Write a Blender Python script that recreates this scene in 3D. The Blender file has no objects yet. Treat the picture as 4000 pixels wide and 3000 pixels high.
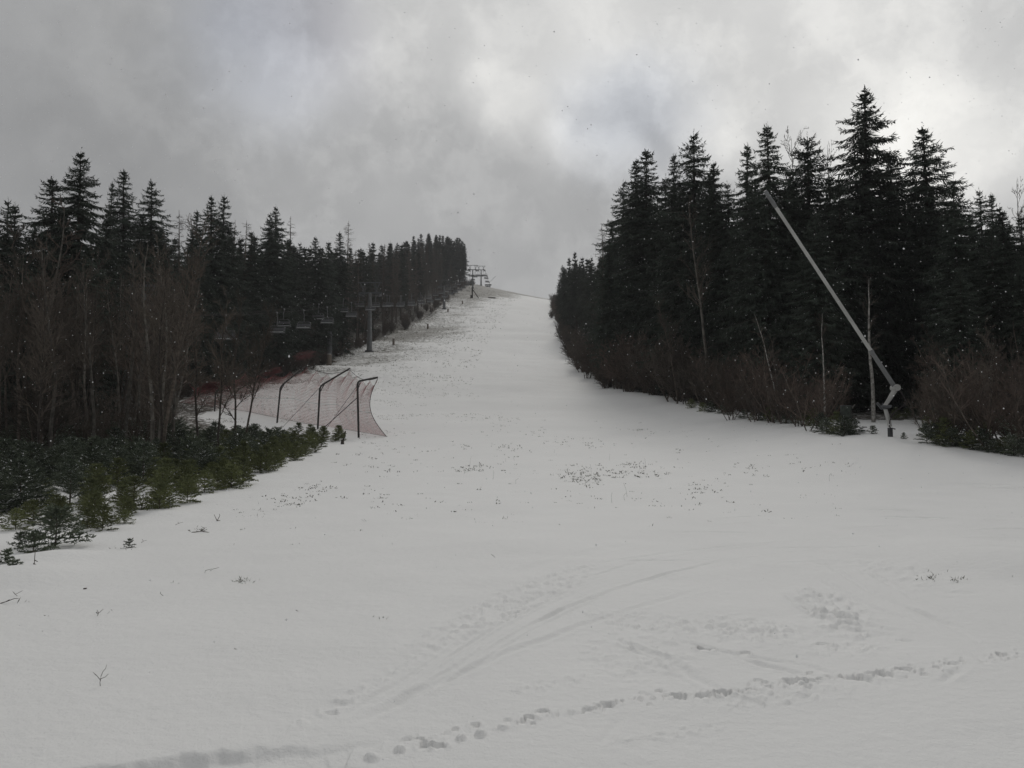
import bpy, math, random
import numpy as np
from mathutils import Vector
R = math.radians
rng = np.random.default_rng(7); random.seed(7)
scene = bpy.context.scene
col = scene.collection

# ------------------------------------------------------------------ camera
F = 3080.0
PITCH = math.atan(200 / F)
CAM = np.array([0, 0, 1.7])
cd = bpy.data.cameras.new('camera'); cam = bpy.data.objects.new('camera', cd); col.objects.link(cam)
cam.location = CAM; cam.rotation_euler = (R(90) + PITCH, 0, 0)
cd.sensor_width = 36; cd.lens = F / 4000 * 36; cd.clip_end = 5000; cd.clip_start = 0.05
scene.camera = cam

def ray(px, py):
    cp, sp = math.cos(PITCH), math.sin(PITCH)
    a = (px - 2000) / F; b = (1500 - py) / F
    return np.array([a, cp - b * sp, sp + b * cp])
def at(px, py, Y):
    d = ray(px, py); return CAM + d * (Y / d[1])

# ------------------------------------------------------------------ noise + terrain height
def hsh(ix, iy, s):
    n = (ix.astype(np.int64) * 374761393 + iy.astype(np.int64) * 668265263 + s * 1442695041) & 0x7fffffff
    n = ((n ^ (n >> 13)) * 1274126177) & 0x7fffffff
    n = n ^ (n >> 16)
    return (n & 0xffff) / 65535.0
def vnoise(x, y, s=0):
    x = np.asarray(x, float); y = np.asarray(y, float)
    ix = np.floor(x); iy = np.floor(y); fx = x - ix; fy = y - iy
    fx = fx * fx * (3 - 2 * fx); fy = fy * fy * (3 - 2 * fy)
    a = hsh(ix, iy, s); b = hsh(ix + 1, iy, s); c = hsh(ix, iy + 1, s); d = hsh(ix + 1, iy + 1, s)
    return (a + (b - a) * fx) * (1 - fy) + (c + (d - c) * fx) * fy
def ss(a, b, x):
    t = np.clip((x - a) / (b - a), 0, 1); return t * t * (3 - 2 * t)
PT = np.array([(-900, 0), (0, 0), (5, 0), (10, -.02), (20, .2), (30, .65), (38, 1.1), (50, 2.0), (62, 3.4), (80, 5.7), (110, 10.3),
               (150, 17.7), (200, 29.2), (250, 41.7), (300, 54.8), (353, 68.2), (414, 81.0), (425, 82.6), (445, 82), (500, 76), (900, 50)])
_ys = np.arange(-900, 901, 1.0); _zs = np.interp(_ys, PT[:, 0], PT[:, 1])
_k = np.exp(-0.5 * (np.arange(-9, 10) / 3.5) ** 2); _k /= _k.sum()
_zsm = np.convolve(np.pad(_zs, 9, mode='edge'), _k, mode='valid')
def H(x, y):
    x = np.asarray(x, float); y = np.asarray(y, float)
    z = np.interp(y, _ys, _zsm)
    z = z + 0.85 * ss(7, 15, x) * ss(19, 32, y) * (1 - ss(60, 100, y))
    z = z - ss(200, 400, y) * 0.2 * (np.clip(x, -70, 70) + 17)
    far = ss(15, 80, y)
    z = z + (vnoise(x / 9, y / 9, 1) - .5) * (0.16 + 0.5 * far) + (vnoise(x / 3.1, y / 3.1, 2) - .5) * (0.05 + .12 * far)
    return z
def h1(x, y): return float(H(np.array([x]), np.array([y]))[0])
def ground(px, py, near=2.0):
    d = ray(px, py); d = d / d[1]
    Y = np.concatenate([np.arange(near, 60, .05), np.arange(60, 430, .25)])
    P = CAM[None, :] + d[None, :] * Y[:, None]
    diff = P[:, 2] - H(P[:, 0], P[:, 1])
    i = np.argmax(diff < 0)
    if diff[i] >= 0: i = int(np.argmin(diff))
    p = P[i]; return np.array([p[0], p[1], h1(p[0], p[1])])
LE = np.array([(0, -7), (10, -6.9), (14.5, -6.8), (22, -7.2), (30, -8.2), (45, -9.4), (48, -13), (52, -18), (60, -23), (90, -27), (118, -29), (150, -30), (187, -27), (230, -22.8), (280, -22), (335, -20), (420, -19)])
RE = np.array([(0, 20), (20, 19), (27, 17.5), (33, 15.5), (45, 14.6), (62, 14), (72, 11.9), (90, 10.3), (122, 10), (168, 11), (227, 11.6), (310, 16.5), (420, 23)])
def xl(y): return np.interp(y, LE[:, 0], LE[:, 1])
def xr(y): return np.interp(y, RE[:, 0], RE[:, 1])

# ------------------------------------------------------------------ object helpers
def tag(o, label=None, cat=None, group=None, kind=None):
    if label: o['label'] = label
    if cat: o['category'] = cat
    if group: o['group'] = group
    if kind: o['kind'] = kind
    return o
def empty(name, loc, rz=0.0, s=1.0):
    o = bpy.data.objects.new(name, None); col.objects.link(o)
    o.location = loc; o.rotation_euler = (0, 0, rz); o.scale = (s, s, s); o.empty_display_size = .2
    return o
class MB:
    def __init__(self): self.v = []; self.f = []; self.m = []; self.n = 0; self.sm = []
    def add(self, V, Fc, mat=0, smooth=False):
        V = np.asarray(V, float).reshape(-1, 3); Fc = np.asarray(Fc, int)
        self.v.append(V); self.f.append(Fc + self.n); self.m.append(np.full(len(Fc), mat)); self.sm.append(np.full(len(Fc), smooth)); self.n += len(V)
        return self
    def mesh(self, name, mats):
        V = np.concatenate(self.v).astype(np.float32)
        tot = np.concatenate([np.full(len(f), f.shape[1]) for f in self.f]); idx = np.concatenate([f.ravel() for f in self.f])
        me = bpy.data.meshes.new(name); me.vertices.add(len(V)); me.vertices.foreach_set('co', V.ravel())
        me.loops.add(len(idx)); me.loops.foreach_set('vertex_index', idx.astype(np.int32))
        me.polygons.add(len(tot)); st = np.concatenate([[0], np.cumsum(tot)[:-1]])
        me.polygons.foreach_set('loop_start', st.astype(np.int32))
        me.polygons.foreach_set('material_index', np.concatenate(self.m).astype(np.int32))
        me.polygons.foreach_set('use_smooth', np.concatenate(self.sm))
        for m in mats: me.materials.append(m)
        me.update(calc_edges=True); me.validate()
        return me
    def build(self, name, mats, parent=None):
        if not isinstance(mats, (list, tuple)): mats = [mats]
        o = bpy.data.objects.new(name, self.mesh(name, mats)); col.objects.link(o)
        if parent: o.parent = parent
        return o
def norm(a): return a / (np.linalg.norm(a, axis=-1, keepdims=True) + 1e-9)
def segs(mb, P0, P1, R0, R1, n=3, mat=0):
    P0 = np.asarray(P0, float); P1 = np.asarray(P1, float)
    if len(P0) == 0: return
    R0 = np.broadcast_to(R0, len(P0)); R1 = np.broadcast_to(R1, len(P0))
    d = norm(P1 - P0); up = np.where(np.abs(d[:, 2:3]) > .9, [[1., 0, 0]], [[0, 0, 1.]])
    u = norm(np.cross(d, up)); w = np.cross(d, u)
    N = len(P0); V = np.zeros((N, 2 * n, 3))
    for k in range(n):
        a = 2 * math.pi * k / n; o = u * math.cos(a) + w * math.sin(a)
        V[:, k] = P0 + o * R0[:, None]; V[:, n + k] = P1 + o * R1[:, None]
    base = (np.arange(N) * 2 * n)[:, None]
    Fs = np.concatenate([base + np.array([[k, (k + 1) % n, n + (k + 1) % n, n + k]]) for k in range(n)])
    mb.add(V.reshape(-1, 3), Fs, mat, n > 4)
def kites(mb, P, D, Wd, L, W, mat=0):
    """leaf-like kites: base P, direction D, width direction Wd"""
    P = np.asarray(P, float); N = len(P)
    if N == 0: return
    L = np.broadcast_to(L, N)[:, None]; W = np.broadcast_to(W, N)[:, None]
    D = norm(D); Wd = norm(Wd)
    V = np.stack([P, P + D * L * .45 + Wd * W * .5, P + D * L, P + D * L * .45 - Wd * W * .5], 1)
    mb.add(V.reshape(-1, 3), (np.arange(N) * 4)[:, None] + np.array([[0, 1, 2, 3]]), mat)
def tube(mb, pts, rad, n=10, mat=0, caps=True):
    pts = np.asarray(pts, float); m = len(pts); rad = np.broadcast_to(rad, m)
    t = np.zeros_like(pts); t[1:-1] = pts[2:] - pts[:-2]; t[0] = pts[1] - pts[0]; t[-1] = pts[-1] - pts[-2]; t = norm(t)
    ref = np.array([0, 0, 1.]) if abs(t[:, 2]).mean() < .8 else np.array([1., 0, 0])
    V = []
    for i in range(m):
        u = norm(np.cross(t[i], ref)); w = np.cross(t[i], u)
        for k in range(n):
            a = 2 * math.pi * k / n; V.append(pts[i] + (u * math.cos(a) + w * math.sin(a)) * rad[i])
    Fs = [[i * n + k, i * n + (k + 1) % n, (i + 1) * n + (k + 1) % n, (i + 1) * n + k] for i in range(m - 1) for k in range(n)]
    mb.add(V, Fs, mat, True)
    if caps:
        c = len(V); mb.add(V[:n], [list(range(n))], mat); mb.add(V[-n:], [list(range(n))[::-1]], mat)
def box(mb, c, s, rot=None, mat=0):
    c = np.asarray(c, float); s = np.asarray(s, float) / 2
    q = np.array([[i, j, k] for i in (-1, 1) for j in (-1, 1) for k in (-1, 1)]) * s
    if rot is not None: q = q @ np.asarray(rot).T
    mb.add(q + c, [[0, 1, 3, 2], [4, 6, 7, 5], [0, 4, 5, 1], [2, 3, 7, 6], [0, 2, 6, 4], [1, 5, 7, 3]], mat)
def beam(mb, a, b, w, h, mat=0):
    a = np.asarray(a, float); b = np.asarray(b, float); d = b - a; L = np.linalg.norm(d); d = d / L
    up = np.array([0, 0, 1.]) if abs(d[2]) < .95 else np.array([0, 1., 0])
    u = norm(np.cross(d, up)); v = np.cross(u, d)
    box(mb, (a + b) / 2, (L, w, h), np.stack([d, u, v], 1), mat)

def rotz(a): return np.array([[math.cos(a), -math.sin(a), 0], [math.sin(a), math.cos(a), 0], [0, 0, 1]])
# ------------------------------------------------------------------ materials
def mat(name, base, rough=.9, var=.25, scale=6, metal=0, rand=0.0, bump=0.0, base2=None, spec=None):
    m = bpy.data.materials.new(name); m.use_nodes = True; nt = m.node_tree; N = nt.nodes; L = nt.links
    b = N['Principled BSDF']; b.inputs['Roughness'].default_value = rough; b.inputs['Metallic'].default_value = metal
    if spec is not None: b.inputs['Specular IOR Level'].default_value = spec
    tc = N.new('ShaderNodeTexCoord'); no = N.new('ShaderNodeTexNoise'); no.inputs['Scale'].default_value = scale; no.inputs['Detail'].default_value = 4
    L.new(tc.outputs['Object'], no.inputs['Vector'])
    cr = N.new('ShaderNodeValToRGB'); lo = base2 if base2 else tuple(c * (1 - var) for c in base); hi = base if base2 else tuple(min(1, c * (1 + var)) for c in base)
    cr.color_ramp.elements[0].position = .35; cr.color_ramp.elements[1].position = .65
    cr.color_ramp.elements[0].color = (*lo, 1); cr.color_ramp.elements[1].color = (*hi, 1)
    L.new(no.outputs['Fac'], cr.inputs['Fac']); out = cr.outputs['Color']
    if rand:
        oi = N.new('ShaderNodeObjectInfo'); hs = N.new('ShaderNodeHueSaturation')
        mr = N.new('ShaderNodeMapRange'); mr.inputs['To Min'].default_value = 1 - rand; mr.inputs['To Max'].default_value = 1 + rand
        L.new(oi.outputs['Random'], mr.inputs['Value']); L.new(mr.outputs[0], hs.inputs['Value']); L.new(out, hs.inputs['Color']); out = hs.outputs['Color']
    L.new(out, b.inputs['Base Color'])
    if bump:
        bp = N.new('ShaderNodeBump'); bp.inputs['Strength'].default_value = bump; L.new(no.outputs['Fac'], bp.inputs['Height']); L.new(bp.outputs[0], b.inputs['Normal'])
    return m
M_needle = mat('spruce_needles', (.054, .068, .054), .85, .45, 1.2, rand=.3, spec=.2)
M_needle_far = mat('far_spruce_needles', (.050, .058, .047), .9, .4, .6, rand=.3, spec=.2)
M_green = mat('young_needles', (.190, .208, .088), .8, base2=(.105, .120, .060), scale=1.5, rand=.3, spec=.25)
M_darkgreen = mat('grey_green_needles', (.125, .145, .100), .85, base2=(.078, .095, .070), scale=1.5, rand=.3, spec=.2)  # deeper grey-green than young_needles, for snow-dusted plants and saplings
M_bark = mat('bark', (.085, .070, .058), .95, .4, 9, rand=.25, bump=.4)
M_barkdark = mat('dark_bark', (.045, .038, .032), .95, .4, 9, rand=.2, bump=.4)
M_alder = mat('pale_bark', (.15, .138, .12), .95, base2=(.06, .055, .048), scale=5, rand=.3)
M_birch = mat('birch_bark', (.42, .41, .38), .8, base2=(.14, .13, .12), scale=7)
M_twig = mat('brown_twigs', (.080, .066, .054), .95, .3, 3, rand=.35)
M_twigred = mat('reddish_twigs', (.086, .064, .052), .95, .3, 3, rand=.3)
M_snowbit = mat('settled_snow', (.80, .81, .82), .7, .03, 4)
M_grass = mat('winter_grass', (.12, .105, .06), .95, base2=(.05, .055, .03), scale=3)
M_leaf = mat('dark_weed_leaves', (.055, .06, .035), .9, .4, 5)
M_steel = mat('galvanised_steel', (.155, .16, .162), .6, .15, 2, metal=.1)
M_greysteel = mat('dull_grey_steel', (.09, .095, .10), .7, .2, 2, metal=.1)
M_darksteel = mat('dark_steel', (.055, .057, .06), .6, .2, 5, metal=.2)
M_lance = mat('lance_aluminium', (.40, .40, .385), .5, .12, 2, metal=.15)
M_net = mat('red_net_cord', (.36, .13, .13), .9, .25, 2)
M_netdark = mat('faded_red_cord', (.13, .032, .034), .9, .3, 2)
M_rope = mat('dark_rope', (.035, .028, .03), .9, .2, 4)
M_wood = mat('weathered_wood', (.17, .14, .115), .95, .4, 12, bump=.5)
M_greenpaint = mat('green_painted_panel', (.030, .038, .030), .85, .45, 7)
M_seat = mat('chair_seat_grey', (.11, .112, .118), .7, .15, 4)
M_post = mat('rusty_dark_post', (.040, .036, .034), .8, .4, 8)

# snow ground material
m = bpy.data.materials.new('snow_cover'); m.use_nodes = True; nt = m.node_tree; N = nt.nodes; L = nt.links
b = N['Principled BSDF']; b.inputs['Roughness'].default_value = .75; b.inputs['Specular IOR Level'].default_value = .25
geo = N.new('ShaderNodeNewGeometry')
def noise(scale, detail=4, rough=.55, vec=None):
    n = N.new('ShaderNodeTexNoise'); n.inputs['Scale'].default_value = scale; n.inputs['Detail'].default_value = detail; n.inputs['Roughness'].default_value = rough
    L.new(vec or geo.outputs['Position'], n.inputs['Vector']); return n
at1 = N.new('ShaderNodeAttribute'); at1.attribute_name = 'bare'
at2 = N.new('ShaderNodeAttribute'); at2.attribute_name = 'litter'
def math_(op, a, b_=None, clamp=False):
    n = N.new('ShaderNodeMath'); n.operation = op; n.use_clamp = clamp
    for i, v in enumerate((a, b_)):
        if v is None: continue
        if isinstance(v, (int, float)): n.inputs[i].default_value = v
        else: L.new(v, n.inputs[i])
    return n.outputs[0]
vm = N.new('ShaderNodeMapping'); vm.inputs['Scale'].default_value = (.55, 1.25, .6); L.new(geo.outputs['Position'], vm.inputs['Vector'])
nA = noise(2.6, 7, .72, vm.outputs[0]); nB = noise(.11, 3, .5)
# threshold: noise > 1 - bare
s1 = math_('ADD', nA.outputs['Fac'], math_('MULTIPLY', math_('SUBTRACT', nB.outputs['Fac'], .5), .35))
thr = math_('SUBTRACT', 1.0, at1.outputs['Fac'])
bare = math_('MULTIPLY', math_('SUBTRACT', s1, thr), 20, True)
nL = noise(2.3, 6, .7)
lit = math_('MULTIPLY', math_('SUBTRACT', nL.outputs['Fac'], math_('SUBTRACT', 1.0, at2.outputs['Fac'])), 9, True)
snowc = N.new('ShaderNodeValToRGB'); snowc.color_ramp.elements[0].color = (.775, .775, .765, 1); snowc.color_ramp.elements[1].color = (.86, .857, .845, 1)
nS = noise(.5, 5, .6); L.new(nS.outputs['Fac'], snowc.inputs['Fac'])
gr = N.new('ShaderNodeValToRGB'); gr.color_ramp.elements[0].color = (.055, .05, .038, 1); gr.color_ramp.elements[1].color = (.20, .185, .155, 1)
nG = noise(4, 5, .7); L.new(nG.outputs['Fac'], gr.inputs['Fac'])
mx = N.new('ShaderNodeMixRGB'); L.new(math_('MULTIPLY', bare, .85), mx.inputs[0]); L.new(snowc.outputs[0], mx.inputs[1]); L.new(gr.outputs[0], mx.inputs[2])
lc = N.new('ShaderNodeValToRGB'); lc.color_ramp.elements[0].color = (.035, .03, .024, 1); lc.color_ramp.elements[1].color = (.085, .07, .05, 1); L.new(nG.outputs['Fac'], lc.inputs['Fac'])
mx2 = N.new('ShaderNodeMixRGB'); L.new(lit, mx2.inputs[0]); L.new(mx.outputs[0], mx2.inputs[1]); L.new(lc.outputs[0], mx2.inputs[2])
L.new(mx2.outputs[0], b.inputs['Base Color'])
n1 = noise(9, 6, .65); n2 = noise(70, 3, .6)
hsum = math_('ADD', math_('MULTIPLY', n1.outputs['Fac'], 1.0), math_('MULTIPLY', n2.outputs['Fac'], .18))
bp = N.new('ShaderNodeBump'); bp.inputs['Strength'].default_value = .55; bp.inputs['Distance'].default_value = .035; L.new(hsum, bp.inputs['Height']); L.new(bp.outputs[0], b.inputs['Normal'])
M_snow = m

# ------------------------------------------------------------------ snow ground with tracks
ang = np.concatenate([np.arange(-180, -38, 2.5), np.arange(-38, 38, .088), np.arange(38, 180, 2.5)])
rr = [0.6]
while rr[-1] < 900: rr.append(rr[-1] * (1.0055 if 3 < rr[-1] < 26 else 1.012 if rr[-1] < 450 else 1.05))
rr = np.array(rr); A, RR = np.meshgrid(np.radians(ang), rr)      # rows: radius
GX = RR * np.sin(A); GY = RR * np.cos(A)
GZ = H(GX, GY)
near = (RR < 40) & (np.abs(A) < R(38))
nx, ny = GX[near], GY[near]; dz = np.zeros(len(nx))
def polyline(px):       # ground polyline from picture points, resampled
    P = np.array([ground(*p)[:2] for p in px]); return P
def dist_poly(P, x, y):
    """distance and running length to a polyline, on points near it"""
    best = np.full(len(x), 1e9); side = np.zeros(len(x)); run = np.zeros(len(x)); acc = 0
    for a, b2 in zip(P[:-1], P[1:]):
        d = b2 - a; Ls = math.hypot(*d)
        if Ls < 1e-6: continue
        t = np.clip(((x - a[0]) * d[0] + (y - a[1]) * d[1]) / Ls ** 2, 0, 1)
        qx = a[0] + t * d[0]; qy = a[1] + t * d[1]; dd = np.hypot(x - qx, y - qy)
        mk = dd < best; best[mk] = dd[mk]
        side[mk] = np.sign(d[0] * (y - a[1]) - d[1] * (x - a[0]))[mk]; run[mk] = (acc + t * Ls)[mk]; acc += Ls
    return best, side, run, acc
def smooth_line(pts, k=8):
    pts = np.array(pts, float); out = []
    P = np.vstack([2 * pts[0] - pts[1], pts, 2 * pts[-1] - pts[-2]])
    for i in range(1, len(P) - 2):
        for t in np.arange(0, 1, 1 / k):
            out.append(.5 * ((2 * P[i]) + (-P[i - 1] + P[i + 1]) * t + (2 * P[i - 1] - 5 * P[i] + 4 * P[i + 1] - P[i + 2]) * t * t + (-P[i - 1] + 3 * P[i] - 3 * P[i + 1] + P[i + 2]) * t ** 3))
    out.append(pts[-1]); return np.array(out)
def groove(px, w, depth, lip=.4, rough=.3):
    global dz
    P = polyline(smooth_line(px, 4))
    lo = P.min(0) - 1; hi = P.max(0) + 1
    mk = (nx > lo[0]) & (nx < hi[0]) & (ny > lo[1]) & (ny < hi[1])
    d, s, run, tot = dist_poly(P, nx[mk], ny[mk]); depth = depth * 1.7
    fade = ss(0, .5, run) * (1 - ss(tot - max(.7, min(4, tot * .5)), tot, run)) * (1 - rough + rough * 2 * vnoise(run * 1.7, run * 0 + w * 100, 11))
    dz[mk] += fade * (-depth * np.exp(-(d / w) ** 2) + depth * lip * np.exp(-((d - 1.9 * w) / (w * .7)) ** 2))
# scarp along the old track edge at the bottom of the picture
tr = smooth_line([(200, 3060), (700, 2985), (1000, 2952), (1300, 2915), (1450, 2895), (1560, 2880), (1700, 2868)], 6)
P = polyline(tr); d, s, run, tot = dist_poly(P, nx, ny)
jag = .10 * (vnoise(run * 2.1, run * 0, 4) - .5) + .035 * (vnoise(nx / .06, ny / .06, 5) - .5)
sd = s * d + jag
am = 1 - ss(tot - 1.9, tot, run)
dz += am * (.03 * np.where(sd > 0, np.exp(-sd / .5), 1 - ss(0, .3, -sd)) - .065 * ss(.02, -.06, sd) * (1 - .75 * ss(-.2, -.9, sd)))
qx, qy = nx * .8 + ny * .6, ny * .8 - nx * .6
lump = vnoise(qx / .31, qy / .31, 6) * .6 + vnoise(qx / .13 + 3, qy / .13, 7) * .3 + vnoise(nx / .05, ny / .05, 8) * .1
dz += am * .045 * ss(-.75, -.34, sd) * (1 - ss(-.30, -.12, sd)) * ss(.38, .75, lump)
# line of footprints and broken crust
def pit(px, py, r, depth, ell=1.0, rotp=0.):
    global dz
    p = ground(px, py); ddx = nx - p[0]; ddy = ny - p[1]
    mk = (np.abs(ddx) < 5 * r) & (np.abs(ddy) < 5 * r)
    c, s_ = math.cos(rotp), math.sin(rotp); u = (ddx[mk] * c + ddy[mk] * s_) / ell; v = -ddx[mk] * s_ + ddy[mk] * c
    q = np.hypot(u, v) / r * (1 + .35 * (vnoise(nx[mk] / r * 2.2, ny[mk] / r * 2.2, int(px)) - .5))
    depth = depth * .8; dz[mk] += -depth * (1 - ss(.66, 1.02, q)) + depth * .22 * np.exp(-((q - 1.3) / .25) ** 2)
def blob(px, py, r, hgt):
    global dz
    p = ground(px, py); ddx = nx - p[0]; ddy = ny - p[1]; mk = (np.abs(ddx) < 3 * r) & (np.abs(ddy) < 3 * r)
    q = np.hypot(ddx[mk], ddy[mk]) / r * (1 + .5 * (vnoise(nx[mk] / r * 2, ny[mk] / r * 2, int(px) + 7) - .5))
    dz[mk] = np.maximum(dz[mk], hgt * np.sqrt(np.clip(1 - q ** 2, 0, 1)))
line = smooth_line([(1600, 2900), (1880, 2868), (2080, 2815), (2300, 2770), (2460, 2745), (2640, 2725), (2830, 2712), (3050, 2680), (3150, 2665), (3400, 2640), (3560, 2620), (3800, 2590), (3960, 2560)], 6)
r2 = random.Random(3)
for i in range(len(line)):
    px, py = line[i]
    for k in range(r2.choice([0, 1, 1, 2])):
        pit(px + r2.gauss(0, 26), py + r2.gauss(0, 12), r2.uniform(.010, .026), r2.uniform(.015, .04), r2.uniform(1, 1.9), r2.uniform(-.6, .6))
for i in range(len(line)):
    for k in range(5):
        px, py = line[i]; pit(px + r2.gauss(0, 28), py + r2.gauss(0, 9), r2.uniform(.006, .013), r2.uniform(.010, .022), r2.uniform(1, 1.6), r2.uniform(-.6, .6))
for px, py, r_, dp, el in [(2755, 2543, .042, .085, 1.7), (2912, 2553, .028, .06, 1.5), (2650, 2728, .045, .06, 1.4), (2820, 2715, .045, .075, 1.5), (3440, 2635, .05, .05, 1.9), (3530, 2625, .035, .05, 1.9),
                           (1660, 2915, .034, .05, 1.5), (1715, 2925, .034, .055, 1.4), (2745, 2725, .04, .05, 1.5), (3090, 2668, .04, .05, 1.6), (3150, 2664, .04, .05, 1.6), (2065, 2813, .03, .05, 1.4), (2120, 2797, .03, .05, 1.6),
                           (2285, 2775, .04, .04, 1.5), (2375, 2757, .035, .04, 1.8), (3920, 2565, .04, .03, 1.6), (3215, 2520, .04, .03, 1.7), (3535, 2505, .04, .02, 1.9), (1290, 2785, .03, .03, 1.8), (3730, 2600, .035, .03, 1.5), (3360, 2655, .06, .04, 1.8), (2815, 2510, .022, .02, 1.2)]:
    pit(px, py, r_, dp, el)
for px, py, r_, hh in [(1875, 2880, .038, .035), (1800, 2890, .03, .03), (1960, 2850, .03, .025), (2230, 2790, .025, .02), (2550, 2740, .02, .02), (1560, 2935, .035, .03), (1450, 2960, .04, .03), (3370, 2520, .03, .02), (2870, 2440, .025, .02)]:
    blob(px, py, r_, hh)
# ski tracks and wheel-like ruts
groove([(1250, 2800), (1500, 2640), (1800, 2440), (2000, 2320), (2300, 2215), (2700, 2150), (3200, 2110), (3900, 2080)], .04, .006)
groove([(1330, 2810), (1600, 2640), (1900, 2450), (2150, 2310), (2500, 2200), (2900, 2140), (3400, 2100)], .03, .006)
groove([(1420, 2820), (1700, 2660), (2100, 2430), (2400, 2310), (2800, 2200), (3300, 2140), (3950, 2120)], .03, .006)
groove([(1290, 2870), (1650, 2700), (2050, 2530), (2500, 2370), (2900, 2270)], .04, .010)
groove([(1500, 2560), (1750, 2400), (1980, 2260), (2300, 2160), (2700, 2100)], .09, .005, .6)
for k in range(9):
    o = k * 17 + r2.uniform(-6, 6)
    groove([(1280 + o * 1.1, 2815 - o * .1), (1600 + o * 1.3, 2620 + o * .25), (1880 + o * 1.5, 2440 + o * .2), (2180 + o * 2, 2290 + o * .05), (2600 + o * 2, 2180 - o * .05)], .016, r2.uniform(.003, .006))
groove([(2050, 2450), (2300, 2340), (2500, 2270), (2780, 2200), (3000, 2160)], .03, .010)
groove([(2350, 2510), (2600, 2590), (2740, 2670), (2880, 2740)], .035, .016)
groove([(2370, 2490), (2480, 2530), (2660, 2600), (2790, 2690)], .028, .014)
groove([(2800, 2540), (2950, 2590), (3150, 2640), (3270, 2700)], .035, .014)
groove([(2560, 2490), (2900, 2560), (3150, 2600), (3300, 2660), (3420, 2730)], .03, .010)
groove([(3050, 2310), (3180, 2390), (3400, 2450), (3620, 2490)], .05, .022, .6)
groove([(3200, 2260), (3400, 2370), (3560, 2430), (3700, 2500)], .035, .014)
groove([(3230, 2210), (3420, 2320), (3600, 2400), (3760, 2480), (3900, 2580)], .03, .012)
groove([(3380, 2230), (3560, 2330), (3720, 2400), (3950, 2470)], .03, .012)
groove([(3500, 2350), (3680, 2430), (3880, 2480)], .035, .015)
groove([(3740, 2530), (3860, 2590), (3990, 2640)], .035, .014)
groove([(2330, 2950), (2390, 2860), (2440, 2780)], .03, .012)
groove([(3430, 2620), (3500, 2700)], .05, .02)
groove([(2830, 2740), (2880, 2785)], .04, .02)
groove([(3640, 2690), (3720, 2640), (3800, 2590)], .03, .010)
for k in range(16):
    x0 = r2.uniform(2300, 3800); y0 = r2.uniform(1980, 2230)
    groove([(x0, y0 + r2.uniform(-6, 14)), (x0 + 180, y0), (x0 + r2.uniform(300, 600), y0 + r2.uniform(-6, 12))], .05, r2.uniform(.006, .016))
for px, py, l in [(3880, 1890, 150), (3900, 1905, 120), (3330, 1800, 60), (3780, 2310, 110), (3700, 2330, 90), (2620, 2290, 60), (3600, 2020, 200), (3500, 1990, 150)]:
    groove([(px - l, py), (px, py + 4), (px + l, py + 10)], .07, .03)
# crumbly churned patches
def rough_patch(cx, cy, rx, ry, amp, sc, sl=0.):
    global dz
    p = ground(cx, cy); px_ = ground(cx + rx, cy + rx * sl); py_ = ground(cx, cy - ry)
    ax = px_[:2] - p[:2]; ay = py_[:2] - p[:2]
    Mi = np.linalg.inv(np.stack([ax, ay], 1)); u = Mi[0, 0] * (nx - p[0]) + Mi[0, 1] * (ny - p[1]); v = Mi[1, 0] * (nx - p[0]) + Mi[1, 1] * (ny - p[1])
    w = 1 - ss(.4, 1.15, np.hypot(u, v)); mk = w > 0; amp = amp * 1.05
    n_ = vnoise(nx[mk] / sc, ny[mk] / sc, 21) * .6 + vnoise(nx[mk] / sc * 2.3, ny[mk] / sc * 2.3, 22) * .4
    dz[mk] += w[mk] * amp * (ss(.52, .75, n_) - .3 * ss(.5, .25, n_))
rough_patch(2050, 2330, 320, 70, .020, .07, -.42)
rough_patch(3250, 2390, 230, 90, .028, .075, .35)
rough_patch(2900, 2460, 300, 60, .022, .06, .1)
rough_patch(2150, 2680, 200, 30, .014, .05, -.2)
rough_patch(3300, 2540, 200, 30, .018, .05)
rough_patch(2500, 2540, 300, 120, .012, .06)
rough_patch(3050, 2720, 350, 40, .014, .05, -.08)
rough_patch(1340, 2740, 200, 28, .018, .06, -.5)
rough_patch(1650, 2560, 200, 28, .012, .06, -.6)
rough_patch(2650, 2860, 300, 26, .012, .05, -.15)
rough_patch(3500, 2240, 300, 60, .014, .08, .2)
rough_patch(2480, 2420, 300, 40, .016, .06, .1)
# soft mounds on the right
for px, py, r_, hh in [(3950, 2220, .9, .13), (3880, 2160, 1.3, .10), (2000, 2120, 1.2, .04), (60, 2260, .7, .12), (200, 2190, .6, .12), (620, 2010, .6, .10)]:
    p = ground(px, py); dz += hh * np.exp(-((nx - p[0]) ** 2 + (ny - p[1]) ** 2) / r_ ** 2)
dz += (vnoise(nx / .55, ny / .55, 31) - .5) * .018 + (vnoise((nx + ny * .6) / 1.4, (ny - nx * .3) / .45, 33) - .5) * .014 + (vnoise(nx / .2, ny / .2, 32) - .5) * .0035
nearz = np.zeros_like(GZ); nearz[near] = dz * (1 - ss(28, 39, RR[near])); GZ = GZ + nearz
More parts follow.
